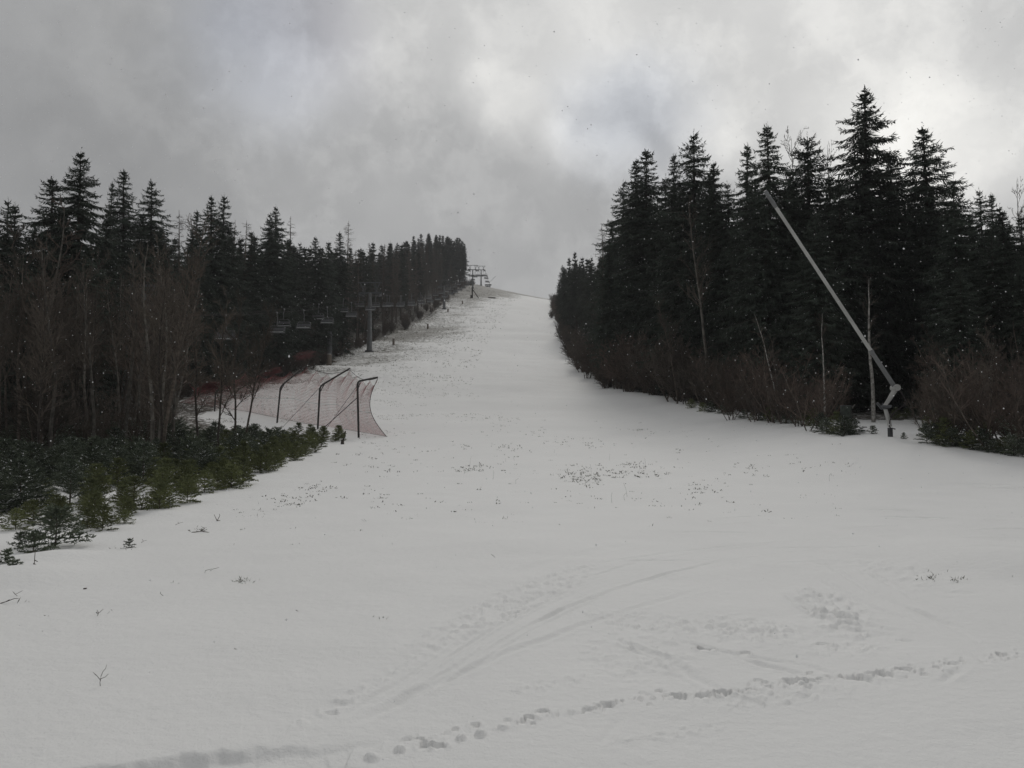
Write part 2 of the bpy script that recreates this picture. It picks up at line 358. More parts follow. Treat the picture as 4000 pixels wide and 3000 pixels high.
# tussocky far slope
tus = ss(60, 110, GY) * (1 - .75 * ss(.3, .7, (GX - xl(GY)) / (xr(GY) - xl(GY)))) * (vnoise(GX / .9, GY / .9, 41) * .6 + vnoise(GX / .4, GY / .4, 42) * .4 - .5) * .22
GZ = GZ + tus
nr, na = GX.shape
V = np.stack([GX, GY, GZ], -1).reshape(-1, 3)
i0 = (np.arange(nr - 1)[:, None] * na + np.arange(na)[None, :]); i1 = (np.arange(nr - 1)[:, None] * na + (np.arange(na) + 1)[None, :] % na)
Fq = np.stack([i0, i0 + na, i1 + na, i1], -1).reshape(-1, 4)
mb = MB(); mb.add(V, Fq, 0, True)
c0 = len(V); mb.add(np.vstack([V[:na], [[0, 0, h1(0, 0)]]]), [[k, (k + 1) % na, na] for k in range(na)], 0, True)
g = mb.build('snow_ground', M_snow); tag(g, kind='structure')
X_, Y_ = np.append(GX.ravel(), np.append(GX[0], 0)), np.append(GY.ravel(), np.append(GY[0], 0))
L_, R_ = xl(Y_), xr(Y_)
def dens(X_, Y_):
    wid = np.clip((X_ - L_) / (R_ - L_), 0, 1)
    b_ = .31 * ss(40, 75, Y_) * (1 - ss(.12, .75, wid)) * (.55 + .45 * ss(70, 130, Y_))
    b_ = np.maximum(b_, .26 * (1 - ss(.0, .30, wid)) * ss(45, 60, Y_))
    b_ = b_ + .24 * ss(270, 335, Y_) * (1 - ss(.5, 1.3, wid)) + .24 * ss(365, 400, Y_)
    b_ = b_ + .10 * np.exp(-((Y_ - 185) / 18) ** 2) * (1 - ss(.4, .9, wid))
    return np.clip(b_ + .205 * ss(50, 110, Y_), 0, .85)
bar = dens(X_, Y_)
out = np.maximum(L_ - X_, X_ - R_)
lit_ = ss(-.3, 4.0, out) * np.where(X_ < 0, .52, np.where(Y_ < 54, .40, .50)) * ss(11, 20, Y_ + np.where(X_ > 0, 6, 0)) + .15 * ss(6, 12, out) * ss(30, 50, Y_)
lit_ = np.where(Y_ > 45, np.maximum(lit_, .62 * ss(-.5, 1.5, out)), lit_)
for nm, arr in (('bare', bar), ('litter', lit_)):
    a_ = g.data.attributes.new(nm, 'FLOAT', 'POINT'); a_.data.foreach_set('value', arr.astype(np.float32))

# ------------------------------------------------------------------ plant generators
def rvec(r, n, s=1.0): return r.normal(0, s, (n, 3))
def gen_spruce(seed, Ht, spread, base=.06, dz_=.34, step=.22, ragged=.22, droop=.35, sprig=1.0, wood=True, skirt=1.0):
    r = np.random.default_rng(seed); crown = MB(); trunk = MB()
    lean = r.normal(0, .012, 2)
    def axis(z): return np.stack([lean[0] * z + .05 * np.sin(z * .35 + seed), lean[1] * z + .05 * np.cos(z * .3 + seed), z], -1)
    zs = np.linspace(0, Ht, 26); tube(trunk, axis(zs), .012 * Ht * (1 - zs / Ht) ** .8 + .012, 8)
    P, D, W_, Ln, Wd = [], [], [], [], []; S0, S1, SR = [], [], []
    z = base * Ht
    while z < Ht - .25:
        t = z / Ht
        nb = 6 if t > .9 else r.integers(6, 9)
        a0 = r.uniform(0, 6.28)
        whorl = r.uniform(1 - ragged, 1 + ragged)
        for k in range(nb):
            az = a0 + k * 6.283 / nb + r.normal(0, .2)
            Lb = spread * 1.04 * (1 - math.exp(-(1 - t) / .26)) * whorl * r.uniform(.7, 1.15) * (1 if t > .3 else (.75 + .25 * t / .3) * skirt) + .06
            if r.random() < .06: Lb *= 1.25
            if r.random() < .05 and t < .85: Lb *= .5
            e0 = R(30) * ss(.8, 1., np.array(t)) + R(3) - droop * (1 - t) * .7 + r.normal(0, .09)
            n = max(4, int(Lb / step) + 2); q = np.linspace(0, 1, n)
            el = e0 - droop * 1.5 * q * (1 - ss(.55, 1, q) * 1.25)
            dl = Lb / (n - 1); dx = np.cos(el) * dl; dzz = np.sin(el) * dl
            rad = np.concatenate([[0], np.cumsum(dx[:-1])]); hz = np.concatenate([[0], np.cumsum(dzz[:-1])])
            a_ = np.array([math.cos(az), math.sin(az), 0]); up = np.array([0, 0, 1.]); lat = np.array([-a_[1], a_[0], 0])
            pts = axis(np.array([z + r.normal(0, .15)])) + rad[:, None] * a_ + hz[:, None] * up
            bd = np.cos(el)[:, None] * a_ + np.sin(el)[:, None] * up
            if wood: S0.append(pts[:-1]); S1.append(pts[1:]); SR.append(np.linspace(.022, .008, n - 1) * (.6 + Lb / 3))
            for sgn in (-1, 1, -1, 1, -1, 1, 0, 0):
                m_ = n if sgn else n
                j = r.uniform(-.5, .5, (m_, 1)) * dl
                if sgn:
                    dd = bd * .62 + sgn * lat * r.uniform(.5, .95, (m_, 1)) + rvec(r, m_, .12); dd[:, 2] -= .18 + .35 * (1 - t)
                    l_ = (.16 + .34 * np.sin(np.pi * (q * .78 + .17))) * sprig * (.42 + .58 * min(1, Lb / 1.8)) * r.uniform(.7, 1.3, m_)
                    w_ = .062 * sprig
                else:
                    dd = bd * .35 + rvec(r, m_, .16); dd[:, 2] -= .9
                    l_ = (.15 + .45 * min(.6, 1 - t)) * sprig * r.uniform(.5, 1.3, m_); w_ = .062 * sprig
                P.append(pts + bd * j); D.append(dd); Ln.append(l_); Wd.append(np.full(m_, w_))
                W_.append(np.cross(dd, up + rvec(r, m_, .5)))
            P.append(pts[-1:]); D.append(bd[-1:] + [[0, 0, .25]]); Ln.append(np.array([.28 * sprig])); Wd.append(np.array([.07 * sprig])); W_.append(lat[None])
        z += dz_ * (1.15 if t > .8 else .95) * r.uniform(.75, 1.3)
    # leader
    zt = np.linspace(Ht - .8, Ht + .25, 16); ax = axis(zt); P.append(ax); D.append(rvec(r, 16, .6) * [1, 1, 0] + [0, 0, .6]); W_.append(rvec(r, 16)); Ln.append(np.linspace(.22, .12, 16) * min(sprig, 1.2)); Wd.append(np.full(16, .045))
    kites(crown, np.concatenate(P), np.concatenate(D), np.concatenate(W_), np.concatenate(Ln), np.concatenate(Wd))
    if wood:
        PP, D2, WW = np.concatenate(P), np.concatenate(D), np.concatenate(W_); k2 = (r.random(len(PP)) < .035 * (PP[:, 2] < Ht * .62)); up_ = D2[k2] * [1, 1, .25]
        kites(crown, PP[k2] + [0, 0, .05], up_, np.cross(up_, [[0, 0, 1.]]), r.uniform(.12, .35, k2.sum()), r.uniform(.02, .05, k2.sum()), 1)
    if wood: segs(trunk, np.concatenate(S0), np.concatenate(S1), np.concatenate(SR), np.concatenate(SR) * .8, 3)
    return crown, trunk

def gen_bare(seed, Ht, crown_base=.35, spread=.32, fine=2, nlimb=26, trunk_r=None, lean=.03, up=.9, stems=1, droop=0., rmin=.0035):
    """leafless tree: returns (trunk MB, crown MB)"""
    r = np.random.default_rng(seed); tr_, cr_ = MB(), MB()
    c0, c1, ra, rb = [], [], [], []
    tr = trunk_r or Ht * .0085
    def limb(p, d, Ln, rad, lvl):
        n = max(3, int(Ln / (.35 if lvl < 2 else .22))); st = Ln / n; pts = [p]; dirs = [d]
        for i in range(n):
            d = norm(d + rvec(r, 1, .13)[0] + np.array([0, 0, .06 * up - droop])); p = p + d * st; pts.append(p); dirs.append(d)
        rs = rad * (1 - np.linspace(0, 1, n + 1)) ** .8 + rmin
        for i in range(n): c0.append(pts[i]); c1.append(pts[i + 1]); ra.append(rs[i]); rb.append(rs[i + 1])
        if lvl < fine:
            k = int(n * (1.6 if lvl == 1 else 1.9)) + 1
            for j in range(k):
                t_ = r.uniform(.15, 1); i = min(n - 1, int(t_ * n)); q = pts[i] + (pts[i + 1] - pts[i]) * r.random()
                side = norm(np.cross(dirs[i], rvec(r, 1)[0])); dd = norm(dirs[i] * .75 + side * .75 + [0, 0, .12 * up])
                limb(q, dd, Ln * r.uniform(.28, .5) * (1.1 - .5 * t_), rs[i] * .55, lvl + 1)
    for s_ in range(stems):
        d = norm(np.array([r.normal(0, lean), r.normal(0, lean), 1.])); p = np.array([r.normal(0, .15), r.normal(0, .15), -.1]) if stems > 1 else np.array([0, 0, -.1])
        if stems > 1: d = norm(d + np.array([p[0], p[1], 0]) * .8)
        n = 22; hs = Ht * (1 if s_ == 0 else r.uniform(.7, .95)); pts = [p]; dirs = [d]
        for i in range(n):
            d = norm(d + rvec(r, 1, .035)[0] * [1, 1, .3] + [0, 0, .03]); p = p + d * hs / n; pts.append(p); dirs.append(d)
        rs = tr * (1 - np.linspace(0, 1, n + 1)) ** .75 + .006; tube(tr_, pts, rs, 7)
        for j in range(nlimb // (1 if stems == 1 else 2)):
            t_ = crown_base + (1 - crown_base) * r.random() ** .85 * .97; i = min(n - 1, int(t_ * n)); az = r.uniform(0, 6.28)
            q = pts[i] + (pts[i + 1] - pts[i]) * r.random()
            o = np.array([math.cos(az), math.sin(az), 0]); dd = norm(o + np.array([0, 0, up * r.uniform(.5, 1.2)]))
            limb(q, dd, hs * spread * (1.15 - t_) * r.uniform(.6, 1.25) + .25, rs[i] * .5, 1)
    segs(cr_, c0, c1, np.array(ra), np.array(rb), 3)
    return tr_, cr_

def gen_larch(seed, Ht, spread=.16, fat=1.0):
    r = np.random.default_rng(seed); tr_, cr_ = MB(), MB(); zs = np.linspace(0, Ht, 24)
    ax = np.stack([.12 * np.sin(zs * .3 + seed), .12 * np.cos(zs * .25), zs], -1); tube(tr_, ax, .011 * Ht * (1 - zs / Ht) ** .9 + .015, 7)
    c0, c1, ra = [], [], []
    for j in range(110):
        t_ = r.uniform(.25, .99); i = t_ * 23; k = int(i); q = ax[k] + (ax[min(k + 1, 23)] - ax[k]) * (i - k); az = r.uniform(0, 6.28)
        Lb = Ht * spread * (1.02 - t_) ** .7 * r.uniform(.5, 1.2); d = np.array([math.cos(az), math.sin(az), r.uniform(-.1, .35)]); n = max(4, int(Lb / .3)); p = q
        for s in range(n):
            d2 = norm(d + [0, 0, -.12 + .35 * s / n] + rvec(r, 1, .08)[0]); p2 = p + d2 * Lb / n; c0.append(p); c1.append(p2); ra.append(.018 * (1 - s / n) + .006)
            for e in range(3):
                dd = norm(d2 * .5 + rvec(r, 1, .6)[0] + [0, 0, -.25]); l = r.uniform(.2, .55) * (.5 + .5 * (1 - t_)); c0.append(p2); c1.append(p2 + dd * l); ra.append(.006)
                c0.append(p2 + dd * l * .5); c1.append(p2 + dd * l * .5 + norm(rvec(r, 1)[0]) * l * .4); ra.append(.005)
            p = p2
    segs(cr_, c0, c1, np.array(ra) * fat, np.array(ra) * .6 * fat, 3)
    return tr_, cr_

def gen_young(seed, Ht, snow=.15, spread=.55, dens=1.0):
    """young spruce: foliage of needle-clad shoots, slot 1 = settled snow"""
    r = np.random.default_rng(seed); fo, st = MB(), MB(); tube(st, [(0, 0, -.05), (.01, 0, Ht * .5), (0, .01, Ht)], [.018 * Ht + .004, .012 * Ht + .003, .003], 5)
    P0, P1, RA = [], [], []; z = .05
    def shoot(p, d, l):
        P0.append(p); e = p + d * l; P1.append(e); RA.append(.5); return e
    while z < Ht:
        t = z / Ht; nb = r.integers(5, 8); a0 = r.uniform(0, 6.28)
        for k in range(nb):
            az = a0 + k * 6.28 / nb + r.normal(0, .2); Lb = Ht * spread * (1 - t) ** .7 * r.uniform(.7, 1.2) + .05; a_ = np.array([math.cos(az), math.sin(az), 0])
            el = .15 + .55 * t + r.normal(0, .12); p = np.array([0, 0, z]); n = max(2, int(Lb / .09)); d = norm(a_ * math.cos(el) + np.array([0, 0, math.sin(el)])); lat = np.array([-a_[1], a_[0], 0])
            for s in range(n):
                p2 = p + norm(d + [0, 0, -.03 * s]) * Lb / n; P0.append(p); P1.append(p2); RA.append(1)
                if s > 0 or n < 3:
                    for sg in (-1, 1):
                        if r.random() < .85 * dens:
                            dd = norm(d * .7 + lat * sg * .75 + rvec(r, 1, .15)[0] + [0, 0, -.05]); l = Lb * .38 * (1 - s / (n + 1)) * r.uniform(.6, 1.2) + .03
                            P0.append(p2); P1.append(p2 + dd * l); RA.append(.9)
                p = p2
        z += r.uniform(.07, .12) * (.6 + Ht * .45)
    P0.append(np.array([0, 0, Ht * .85])); P1.append(np.array([0, 0, Ht * 1.08])); RA.append(1)
    P0, P1 = np.array(P0), np.array(P1); d = norm(P1 - P0); ln = np.linalg.norm(P1 - P0, axis=1)
    # needles: brushes of thin kites around each shoot
    nn = 6
    for k in range(nn):
        tt = r.random((len(P0), 1)); q = P0 + (P1 - P0) * tt; sd_ = norm(np.cross(d, rvec(r, len(P0)))); dd = d * .8 + sd_ * .8
        kites(fo, q, dd, np.cross(dd, rvec(r, len(P0))), .045 + .02 * Ht, .016)
    kites(fo, P0, d, np.cross(d, [[0, 0, 1.]] + rvec(r, len(P0), .3)), ln * 1.15, .030)
    kites(fo, P0, d, np.cross(d, rvec(r, len(P0), 1)), ln * 1.1, .028)
    mk = r.random(len(P0)) < snow
    if mk.any(): kites(fo, P0[mk] + [0, 0, .014], P1[mk] - P0[mk], np.cross(d[mk], [[0, 0, 1.]]), ln[mk] * 1.0, .030 * r.uniform(.5, 1.2, mk.sum()), 1)
    return fo, st

def proto(name, parts):
    """parts: (name, MB, mats) -> list of (name, mesh)"""
    return [(n, mb_.mesh(name + '_' + n, ms if isinstance(ms, list) else [ms])) for n, mb_, ms in parts]
def place(name, pr, x, y, rz, s, label, cat, group=None, z=None, sz=None, sink=.0):
    root = empty(name, (x, y, (h1(x, y) if z is None else z) - sink), rz)
    root.scale = (s, s, sz or s)
    for n, me in pr:
        o = bpy.data.objects.new(n, me); col.objects.link(o); o.parent = root
    return tag(root, label, cat, group)

# spruces near (drawn at about 20 m, scaled)
SP = []
for i, (spd, rag, drp, bs) in enumerate([(3.1, .24, .36, .05), (2.7, .30, .42, .06), (3.2, .26, .36, .04), (2.2, .34, .40, .08), (3.1, .32, .24, .05)]):
    c, t = gen_spruce(100 + i, 20, spd, bs, ragged=rag, droop=drp, sprig=1.15)
    SP.append(proto('spruce', [('trunk', t, M_barkdark), ('crown', c, [M_needle, M_snowbit])]))
SPN = []   # slimmer ones for the back rows
for i in range(3):
    c, t = gen_spruce(140 + i, 20, 2.3, .12, dz_=.42, step=.32, ragged=.3, droop=.42, sprig=1.5)
    SPN.append(proto('slim_spruce', [('trunk', t, M_barkdark), ('crown', c, [M_needle, M_snowbit])]))
FAR = []   # far spruces, coarser sprays
for i in range(5):
    c, t = gen_spruce(160 + i, 20, [2.2, 1.8, 2.6, 2.0, 1.7][i], [.12, .3, .1, .2, .45][i], dz_=.6, step=.5, ragged=.3, droop=.35, sprig=2.1, wood=False)
    FAR.append(proto('far_spruce', [('trunk', t, M_barkdark), ('crown', c, M_needle_far)]))
LA = []
for i in range(3):
    t, c = gen_larch(180 + i, 18, [.17, .15, .20][i]); LA.append(proto('larch', [('trunk', t, M_bark), ('crown', c, M_twig)]))
LAF = []
for i in range(3):
    t, c = gen_larch(190 + i, 18, [.17, .14, .19][i], 2.6); LAF.append(proto('far_larch', [('trunk', t, M_bark), ('crown', c, M_twig)]))
BA = []
for i in range(5):
    t, c = gen_bare(200 + i, 9, [.22, .36, .25, .4, .3][i], [.24, .20, .30, .22, .26][i], fine=3 if i % 2 == 0 else 2, nlimb=30, trunk_r=[.06, .075, .065, .07, .055][i], up=1.5)
    BA.append(proto('bare_tree', [('trunk', t, [M_barkdark, M_alder, M_bark, M_alder, M_barkdark][i]), ('crown', c, M_twig)]))
SH = []
for i in range(5):
    t, c = gen_bare(230 + i, 3.2, .06, .42, fine=3 if i < 2 else 2, nlimb=26, trunk_r=.022, lean=.25, up=1.15, stems=6)
    SH.append(proto('bare_shrub', [('stems', t, M_bark), ('twigs', c, [M_twig, M_twigred][i % 2])]))
SHF = []; BAF = []
for i in range(3):
    t, c = gen_bare(260 + i, 3.4, .05, .42, fine=2, nlimb=30, trunk_r=.03, lean=.28, up=1.1, stems=8, rmin=.009); SHF.append(proto('thick_shrub', [('stems', t, M_bark), ('twigs', c, [M_twig, M_twigred][i % 2])]))
    t, c = gen_bare(270 + i, 9, [.2, .3, .25][i], .24, fine=2, nlimb=34, trunk_r=.08, up=1.1, rmin=.009); BAF.append(proto('thicket_tree', [('trunk', t, [M_bark, M_alder, M_barkdark][i]), ('crown', c, [M_twig, M_twigred][i % 2])]))
YG = []; YD = []
for i in range(4):
    f, s = gen_young(300 + i, [.9, .7, 1.1, .8][i], .05, [.5, .6, .45, .62][i]); YG.append(proto('young_spruce', [('stem', s, M_bark), ('foliage', f, [M_green, M_snowbit])]))
for i in range(4):
    f, s = gen_young(320 + i, [.8, .7, 1.0, .9][i], .48, [.6, .7, .55, .65][i]); YD.append(proto('snowy_young_spruce', [('stem', s, M_bark), ('foliage', f, [M_darkgreen, M_snowbit])]))
YS = []
for i in range(3):
    f, s = gen_young(340 + i, .36, .08, [.5, .4, .55][i], .35); YS.append(proto('sapling', [('stem', s, M_bark), ('foliage', f, [M_darkgreen, M_snowbit])]))

pick = random.Random(11)
def tree_top(name, pr, px, py, Y, label, cat, group=None, href=20., wide=1.0, rz=None, ox=0):
    if px > 430 and px < 1600 and Y > 40 and Y < 250: Y = max(Y, 36.5 / ((2000 - px) / 3080 + .0396))
    if 3310 < px < 3660 and name == 'spruce_tree': Y = max(Y, 57)
    if 2390 < px < 3150 and name == 'spruce_tree':
        while (px - 2000) / 3080 * Y < float(xr(Y)) + 3.6: Y += 1
    """a tree whose top stands where the picture shows it, rooted on the ground at depth Y"""
    T = at(px, py, Y); g_ = h1(T[0], T[1]); Ht = T[2] - g_; s = Ht / href
    return place(name, pr, T[0], T[1], pick.uniform(0, 6.28) if rz is None else rz, s * wide, label, cat, group, sz=s)

# ------------------------------------------------------------------ named spruces, right side
RS = [
 (2425, 715, 76, 0, 1.0, 'dark spruce at the left end of the tall stand right of the piste'),
 (2500, 625, 72, 3, .95, 'narrow spruce top just left of the twin-topped spruce at the stand edge'),
 (2537, 590, 70, 1, 1.1, 'ragged spruce second from the piste end of the right stand'),
 (2642, 604, 66, 3, .8, 'thin small spruce top tucked left of the broad pointed spruce'),
 (2693, 523, 62, 0, 1.1, 'broad pointed spruce between the stand edge and the lance tip'),
 (2805, 636, 64, 3, .9, 'short dark spruce top in the dip left of the lance tip'),
 (2902, 570, 56, 3, .9, 'slender spruce directly above and left of the lance tip'),
 (2998, 480, 54, 1, .95, 'tall open-branched spruce rising right above the lance tip'),
 (3152, 535, 58, 4, 1.1, 'thin-crowned spruce between bare tops, left of the tallest spruce'),
 (3339, 350, 50, 2, 1.05, 'tallest ragged spruce of the whole stand, on the right'),
 (3477, 590, 52, 4, 1.0, 'lower spruce leaning against the right flank of the tallest spruce'),
 (3641, 497, 46, 2, 1.15, 'wide dense cone-shaped spruce standing apart toward the right'),
 (3835, 745, 48, 0, .85, 'small dark spruce top right of the wide cone-shaped spruce'),
 (3872, 765, 50, 3, .8, 'thin spire spruce beside bare treetops near the right edge'),
 (3720, 700, 50, 0, .95, 'spruce filling the notch directly right of the wide cone-shaped spruce'),
 (3915, 800, 47, 2, .9, 'low wide spruce between the thin spires and the right edge'),
 (3985, 850, 44, 1, 1.1, 'spruce cut by the right picture edge'),
]
for px, py, Y, k, w, lb in RS: tree_top('spruce_tree', SP[k], px, py, Y, lb, 'spruce tree', 'tall spruces right of the piste', wide=w)
grp = 'spruces filling the dark stand right of the piste'
for px, py, Y, k in [(2455, 800, 80, 3), (2590, 690, 68, 0), (2760, 690, 60, 2), (2850, 720, 60, 0), (2950, 690, 55, 2), (3070, 690, 56, 0), (3120, 700, 60, 3), (3220, 690, 53, 1), (3290, 700, 52, 4), (3400, 720, 47, 0), (3430, 650, 55, 1),
                     (3560, 720, 50, 3), (3620, 730, 43, 4), (3720, 800, 44, 2), (3780, 830, 50, 0), (3910, 830, 43, 2), (2400, 860, 82, 1), (2520, 760, 65, 2), (2650, 730, 58, 1), (3000, 800, 48, 3), (3180, 830, 46, 2), (3330, 850, 43, 1), (3500, 830, 44, 0),
                     (2570, 900, 60, 4), (2700, 860, 54, 0), (2850, 900, 50, 1), (2440, 1000, 70, 2), (2500, 1050, 64, 0), (2380, 950, 90, 3), (3940, 900, 52, 4), (3860, 900, 40, 0), (4060, 820, 46, 2), (4150, 780, 50, 1), (4250, 850, 44, 0), (4120, 900, 38, 3), (3600, 1000, 40, 2), (3740, 1050, 38, 0), (4000, 1000, 38, 4)]:
    tree_top('spruce_tree', SPN[k % 3] if k > 2 else SP[k], px, py, Y, 'dark spruce packed inside the unbroken stand right of the piste', 'spruce tree', grp)
# far block right, up the piste
for i in range(46):
    y = pick.uniform(100, 300); x = float(xr(y)) + pick.uniform(3.5, 19)
    place('spruce_tree', FAR[pick.randrange(3)], x, y, pick.uniform(0, 6.28), pick.uniform(.72, .92) * (1 - .12 * float(ss(200, 300, np.array(y)))), 'distant spruce in the hazy wood along the upper right side of the piste', 'spruce tree', 'distant spruces right of the upper piste')
for px, py, Y in [(2205, 1040, 180), (2250, 985, 172), (2225, 1010, 178), (2270, 1005, 165), (2310, 1000, 140), (2185, 1100, 215)]:
    tree_top('spruce_tree', FAR[pick.randrange(3)], px, py, Y, 'distant spruce in the hazy wood along the upper right side of the piste', 'spruce tree', 'distant spruces right of the upper piste', wide=.8)
tree_top('larch_tree', LA[0], 2350, 875, 100, 'thin bare larch rising beside the left end of the right stand', 'larch tree', href=18)

# ------------------------------------------------------------------ left side spruces
LS = [
 (46, 785, 52, 0, .9, 'small spruce top at the far left edge of the picture'),
 (80, 800, 50, 1, .9, 'second spruce from the left picture edge'),
 (217, 690, 50, 1, 1.15, 'broad-shouldered spruce left of the tallest one on the left'),
 (335, 585, 50, 2, 1.0, 'tallest spruce on the left side with spreading tiers'),
 (435, 715, 56, 3, .6, 'thin spindly spruce top right of the tallest left spruce'),
 (493, 675, 54, 3, 1.05, 'pointed spruce with bare leader between thin spire and rounded neighbour'),
 (592, 712, 52, 0, 1.0, 'cone-shaped spruce with a gap of sky on its right'),
 (843, 770, 60, 2, .85, 'left top of the twin spruces in the middle of the left wood'),
 (868, 766, 61, 1, .85, 'right top of the twin spruces in the middle of the left wood'),
 (775, 830, 60, 3, .95, 'lower spruce leaning left of the twin spruces'),
 (1062, 835, 72, 0, .85, 'left head of the double-headed spruce above the nearest chairs'),
 (1083, 812, 72, 2, .85, 'right head of the double-headed spruce above the nearest chairs'),
 (1332, 905, 105, 1, .9, 'spruce beside the tall bare larch on the skyline'),
 (975, 900, 66, 1, .9, 'dark spruce below two pale larches'),
]
for px, py, Y, k, w, lb in LS: tree_top('spruce_tree', SP[k], px, py, Y, lb, 'spruce tree', 'spruces on the skyline left of the piste', wide=w)
for px, py, Y, k in [(130, 860, 48, 0), (270, 820, 52, 3), (400, 850, 54, 1), (540, 830, 56, 2), (640, 890, 50, 3), (700, 930, 60, 1), (740, 900, 62, 4), (900, 900, 62, 0), (940, 960, 58, 2), (1010, 920, 68, 3), (1120, 930, 80, 1), (1180, 950, 85, 0),
                     (-60, 800, 50, 2), (-150, 850, 46, 1), (10, 900, 44, 3), (180, 960, 44, 1), (330, 960, 44, 2), (480, 990, 46, 0), (1240, 930, 95, 2), (1290, 945, 100, 4), (620, 1010, 50, 2), (800, 1000, 54, 0), (1100, 1000, 74, 1), (1000, 1040, 66, 0), (-30, 960, 40, 2), (90, 1010, 42, 4), (880, 1060, 56, 2)]:
    tree_top('spruce_tree', SPN[k % 3] if k > 2 else SP[k], px, py, Y, 'dark spruce half hidden behind brown bare trees on the left', 'spruce tree', 'spruces inside the left wood')
for px, py, Y, k, lb in [(700, 820, 62, 0, 'brown bare larch between cone-shaped spruce and twin spruces'), (915, 858, 75, 1, 'left one of two pale larches right of the twin spruces'), (962, 860, 76, 2, 'right one of two pale larches right of the twin spruces'),
                         (1139, 844, 84, 1, 'bare larch right of the double-headed spruce'), (1362, 862, 112, 0, 'tall bare larch standing alone above the skyline of the left wood')]:
    tree_top('larch_tree', LA[k], px, py, Y, lb, 'larch tree', href=18)

# lift axis
def liftx(y): return -29.4 + .0396 * (y - 60)
# far wood along the lift, skyline points
n = 0
for row in range(4):
    y = 84 + row * 3
    while y < 400:
        x = liftx(y) - 6.5 - row * 5 - pick.uniform(0, 3); k = pick.randrange(5)
        if y < 330: k = pick.choice([0, 1, 2, 3])
        hgt = (19.5 + 2.6 * float(ss(120, 300, np.array(y)))) * pick.uniform(.84, 1.1)
        # keep the skyline gently falling to the right, as seen from the foot of the slope
        lim = (1700 - (925 + 30 * float(ss(250, 390, np.array(y))) + pick.uniform(-6, 38))) / F * y + 1.7
        hgt = min(hgt, max(7, lim - h1(x, y))) if y < 330 else min(hgt, 22)
        larch = pick.random() < [.62, .35, .3, .2][row] and y < 320
        if larch: place('larch_tree', LAF[pick.randrange(3)], x, y, pick.uniform(0, 6.28), hgt / 18 * .97, 'bare brown larch mixed into the long wood behind the chairlift', 'larch tree', 'larches in the wood behind the chairlift')
        else: place('spruce_tree', FAR[k], x, y, pick.uniform(0, 6.28), hgt / 20, 'distant spruce in the long wood behind the chairlift', 'spruce tree', 'distant spruces behind the chairlift')
        y += pick.uniform(3.2, 5.5) * (1 + .25 * row) * (1 + y / 500); n += 1
for px, py, Y in [(1812, 950, 372), (1795, 958, 376), (1800, 968, 362), (1775, 940, 365), (1760, 952, 355)]:
    tree_top('spruce_tree', FAR[4], px, py, Y, 'tall bare-stemmed spruce at the upper end of the left wood', 'spruce tree', 'bare-stemmed spruces at the top end of the wood', wide=.9)

# ------------------------------------------------------------------ bare trees on the left
BT = [(20, 1000, 34, 2, 'bare tree with pale forked limbs at the left picture edge'), (190, 1050, 33, 0, 'bare brown tree right of the pale forked one'), (510, 960, 31, 1, 'tall pale-stemmed bare tree left of the thin dark trunks'),
      (330, 1060, 36, 4, 'bushy bare tree below the tallest left spruce'), (705, 930, 33, 3, 'pale bare tree with long forked branches near the lift tower head'), (640, 1050, 30, 1, 'slim bare tree between two pale-stemmed ones'),
      (790, 1100, 31, 0, 'dark bare tree left of the leaning trunk group'), (865, 1130, 29, 4, 'dark bare trunk at the left of the leaning group by the net'), (930, 1120, 30, 0, 'taller dark bare trunk in the middle of the leaning group by the net'), (965, 1180, 31.5, 2, 'rightmost dark bare trunk beside the red net')]
for px, py, Y, k, lb in BT: tree_top('bare_tree', BA[k], px, py, Y, lb, 'bare tree', 'bare trees in front of the left wood', href=9)
for i in range(78):
    y = pick.uniform(26, 62); x = pick.uniform(-.74 * y, float(xl(y)) - 2.5 if y < 45 else -.36 * y - 1)
    x = pick.uniform(-.74 * y, -.43 * y)
    place('bare_tree', BA[pick.randrange(5)], x, y, pick.uniform(0, 6.28), pick.uniform(.8, 1.15) * (.9 + .3 * float(ss(30, 55, np.array(y)))), 'leafless brown tree in the thicket in front of the left spruces', 'bare tree', 'leafless trees of the left thicket')
for i in range(34):
    y = pick.uniform(38, 92); x = pick.uniform(-.74 * y, -.43 * y if y < 74 else liftx(y) - 4)
    place('bare_tree', BAF[pick.randrange(3)], x, y, pick.uniform(0, 6.28), pick.uniform(1.0, 1.5), 'tall leafless tree standing inside the left thicket near the lift', 'bare tree', 'leafless trees of the left thicket near the lift')
y = 92
while y < 330:
    place('bare_tree', BAF[pick.randrange(3)], liftx(y) - pick.uniform(4.5, 7.5), y, pick.uniform(0, 6.28), pick.uniform(.8, 1.35), 'brown leafless tree at the foot of the wood behind the chairlift', 'bare tree', 'leafless trees behind the chairlift'); y += 3.2 * (1 + y / 160)
for i in range(60):
    y = pick.uniform(30, 84); x = pick.uniform(-.74 * y, -.43 * y if y < 70 else liftx(y) - 3)
    place('bare_shrub', SH[pick.randrange(5)], x, y, pick.uniform(0, 6.28), pick.uniform(.8, 1.5), 'brown leafless shrub among the trunks of the left thicket', 'shrub', 'shrubs of the left thicket')
# shrubs along the lift corridor
y = 66
while y < 400:
    for k in range(2):
        x = liftx(y) - pick.uniform(1.5, 6.5) - (1 if y < 100 else 0)
        x = min(x, float(xl(y)) + pick.uniform(-3, -.2))
        place('bare_shrub', SHF[pick.randrange(3)], x, y, pick.uniform(0, 6.28), pick.uniform(.6, 1.1), 'low brown shrub under the chairlift along the left piste edge', 'shrub', 'shrubs under the chairlift')
    y += 3.2 * (1 + y / 220)
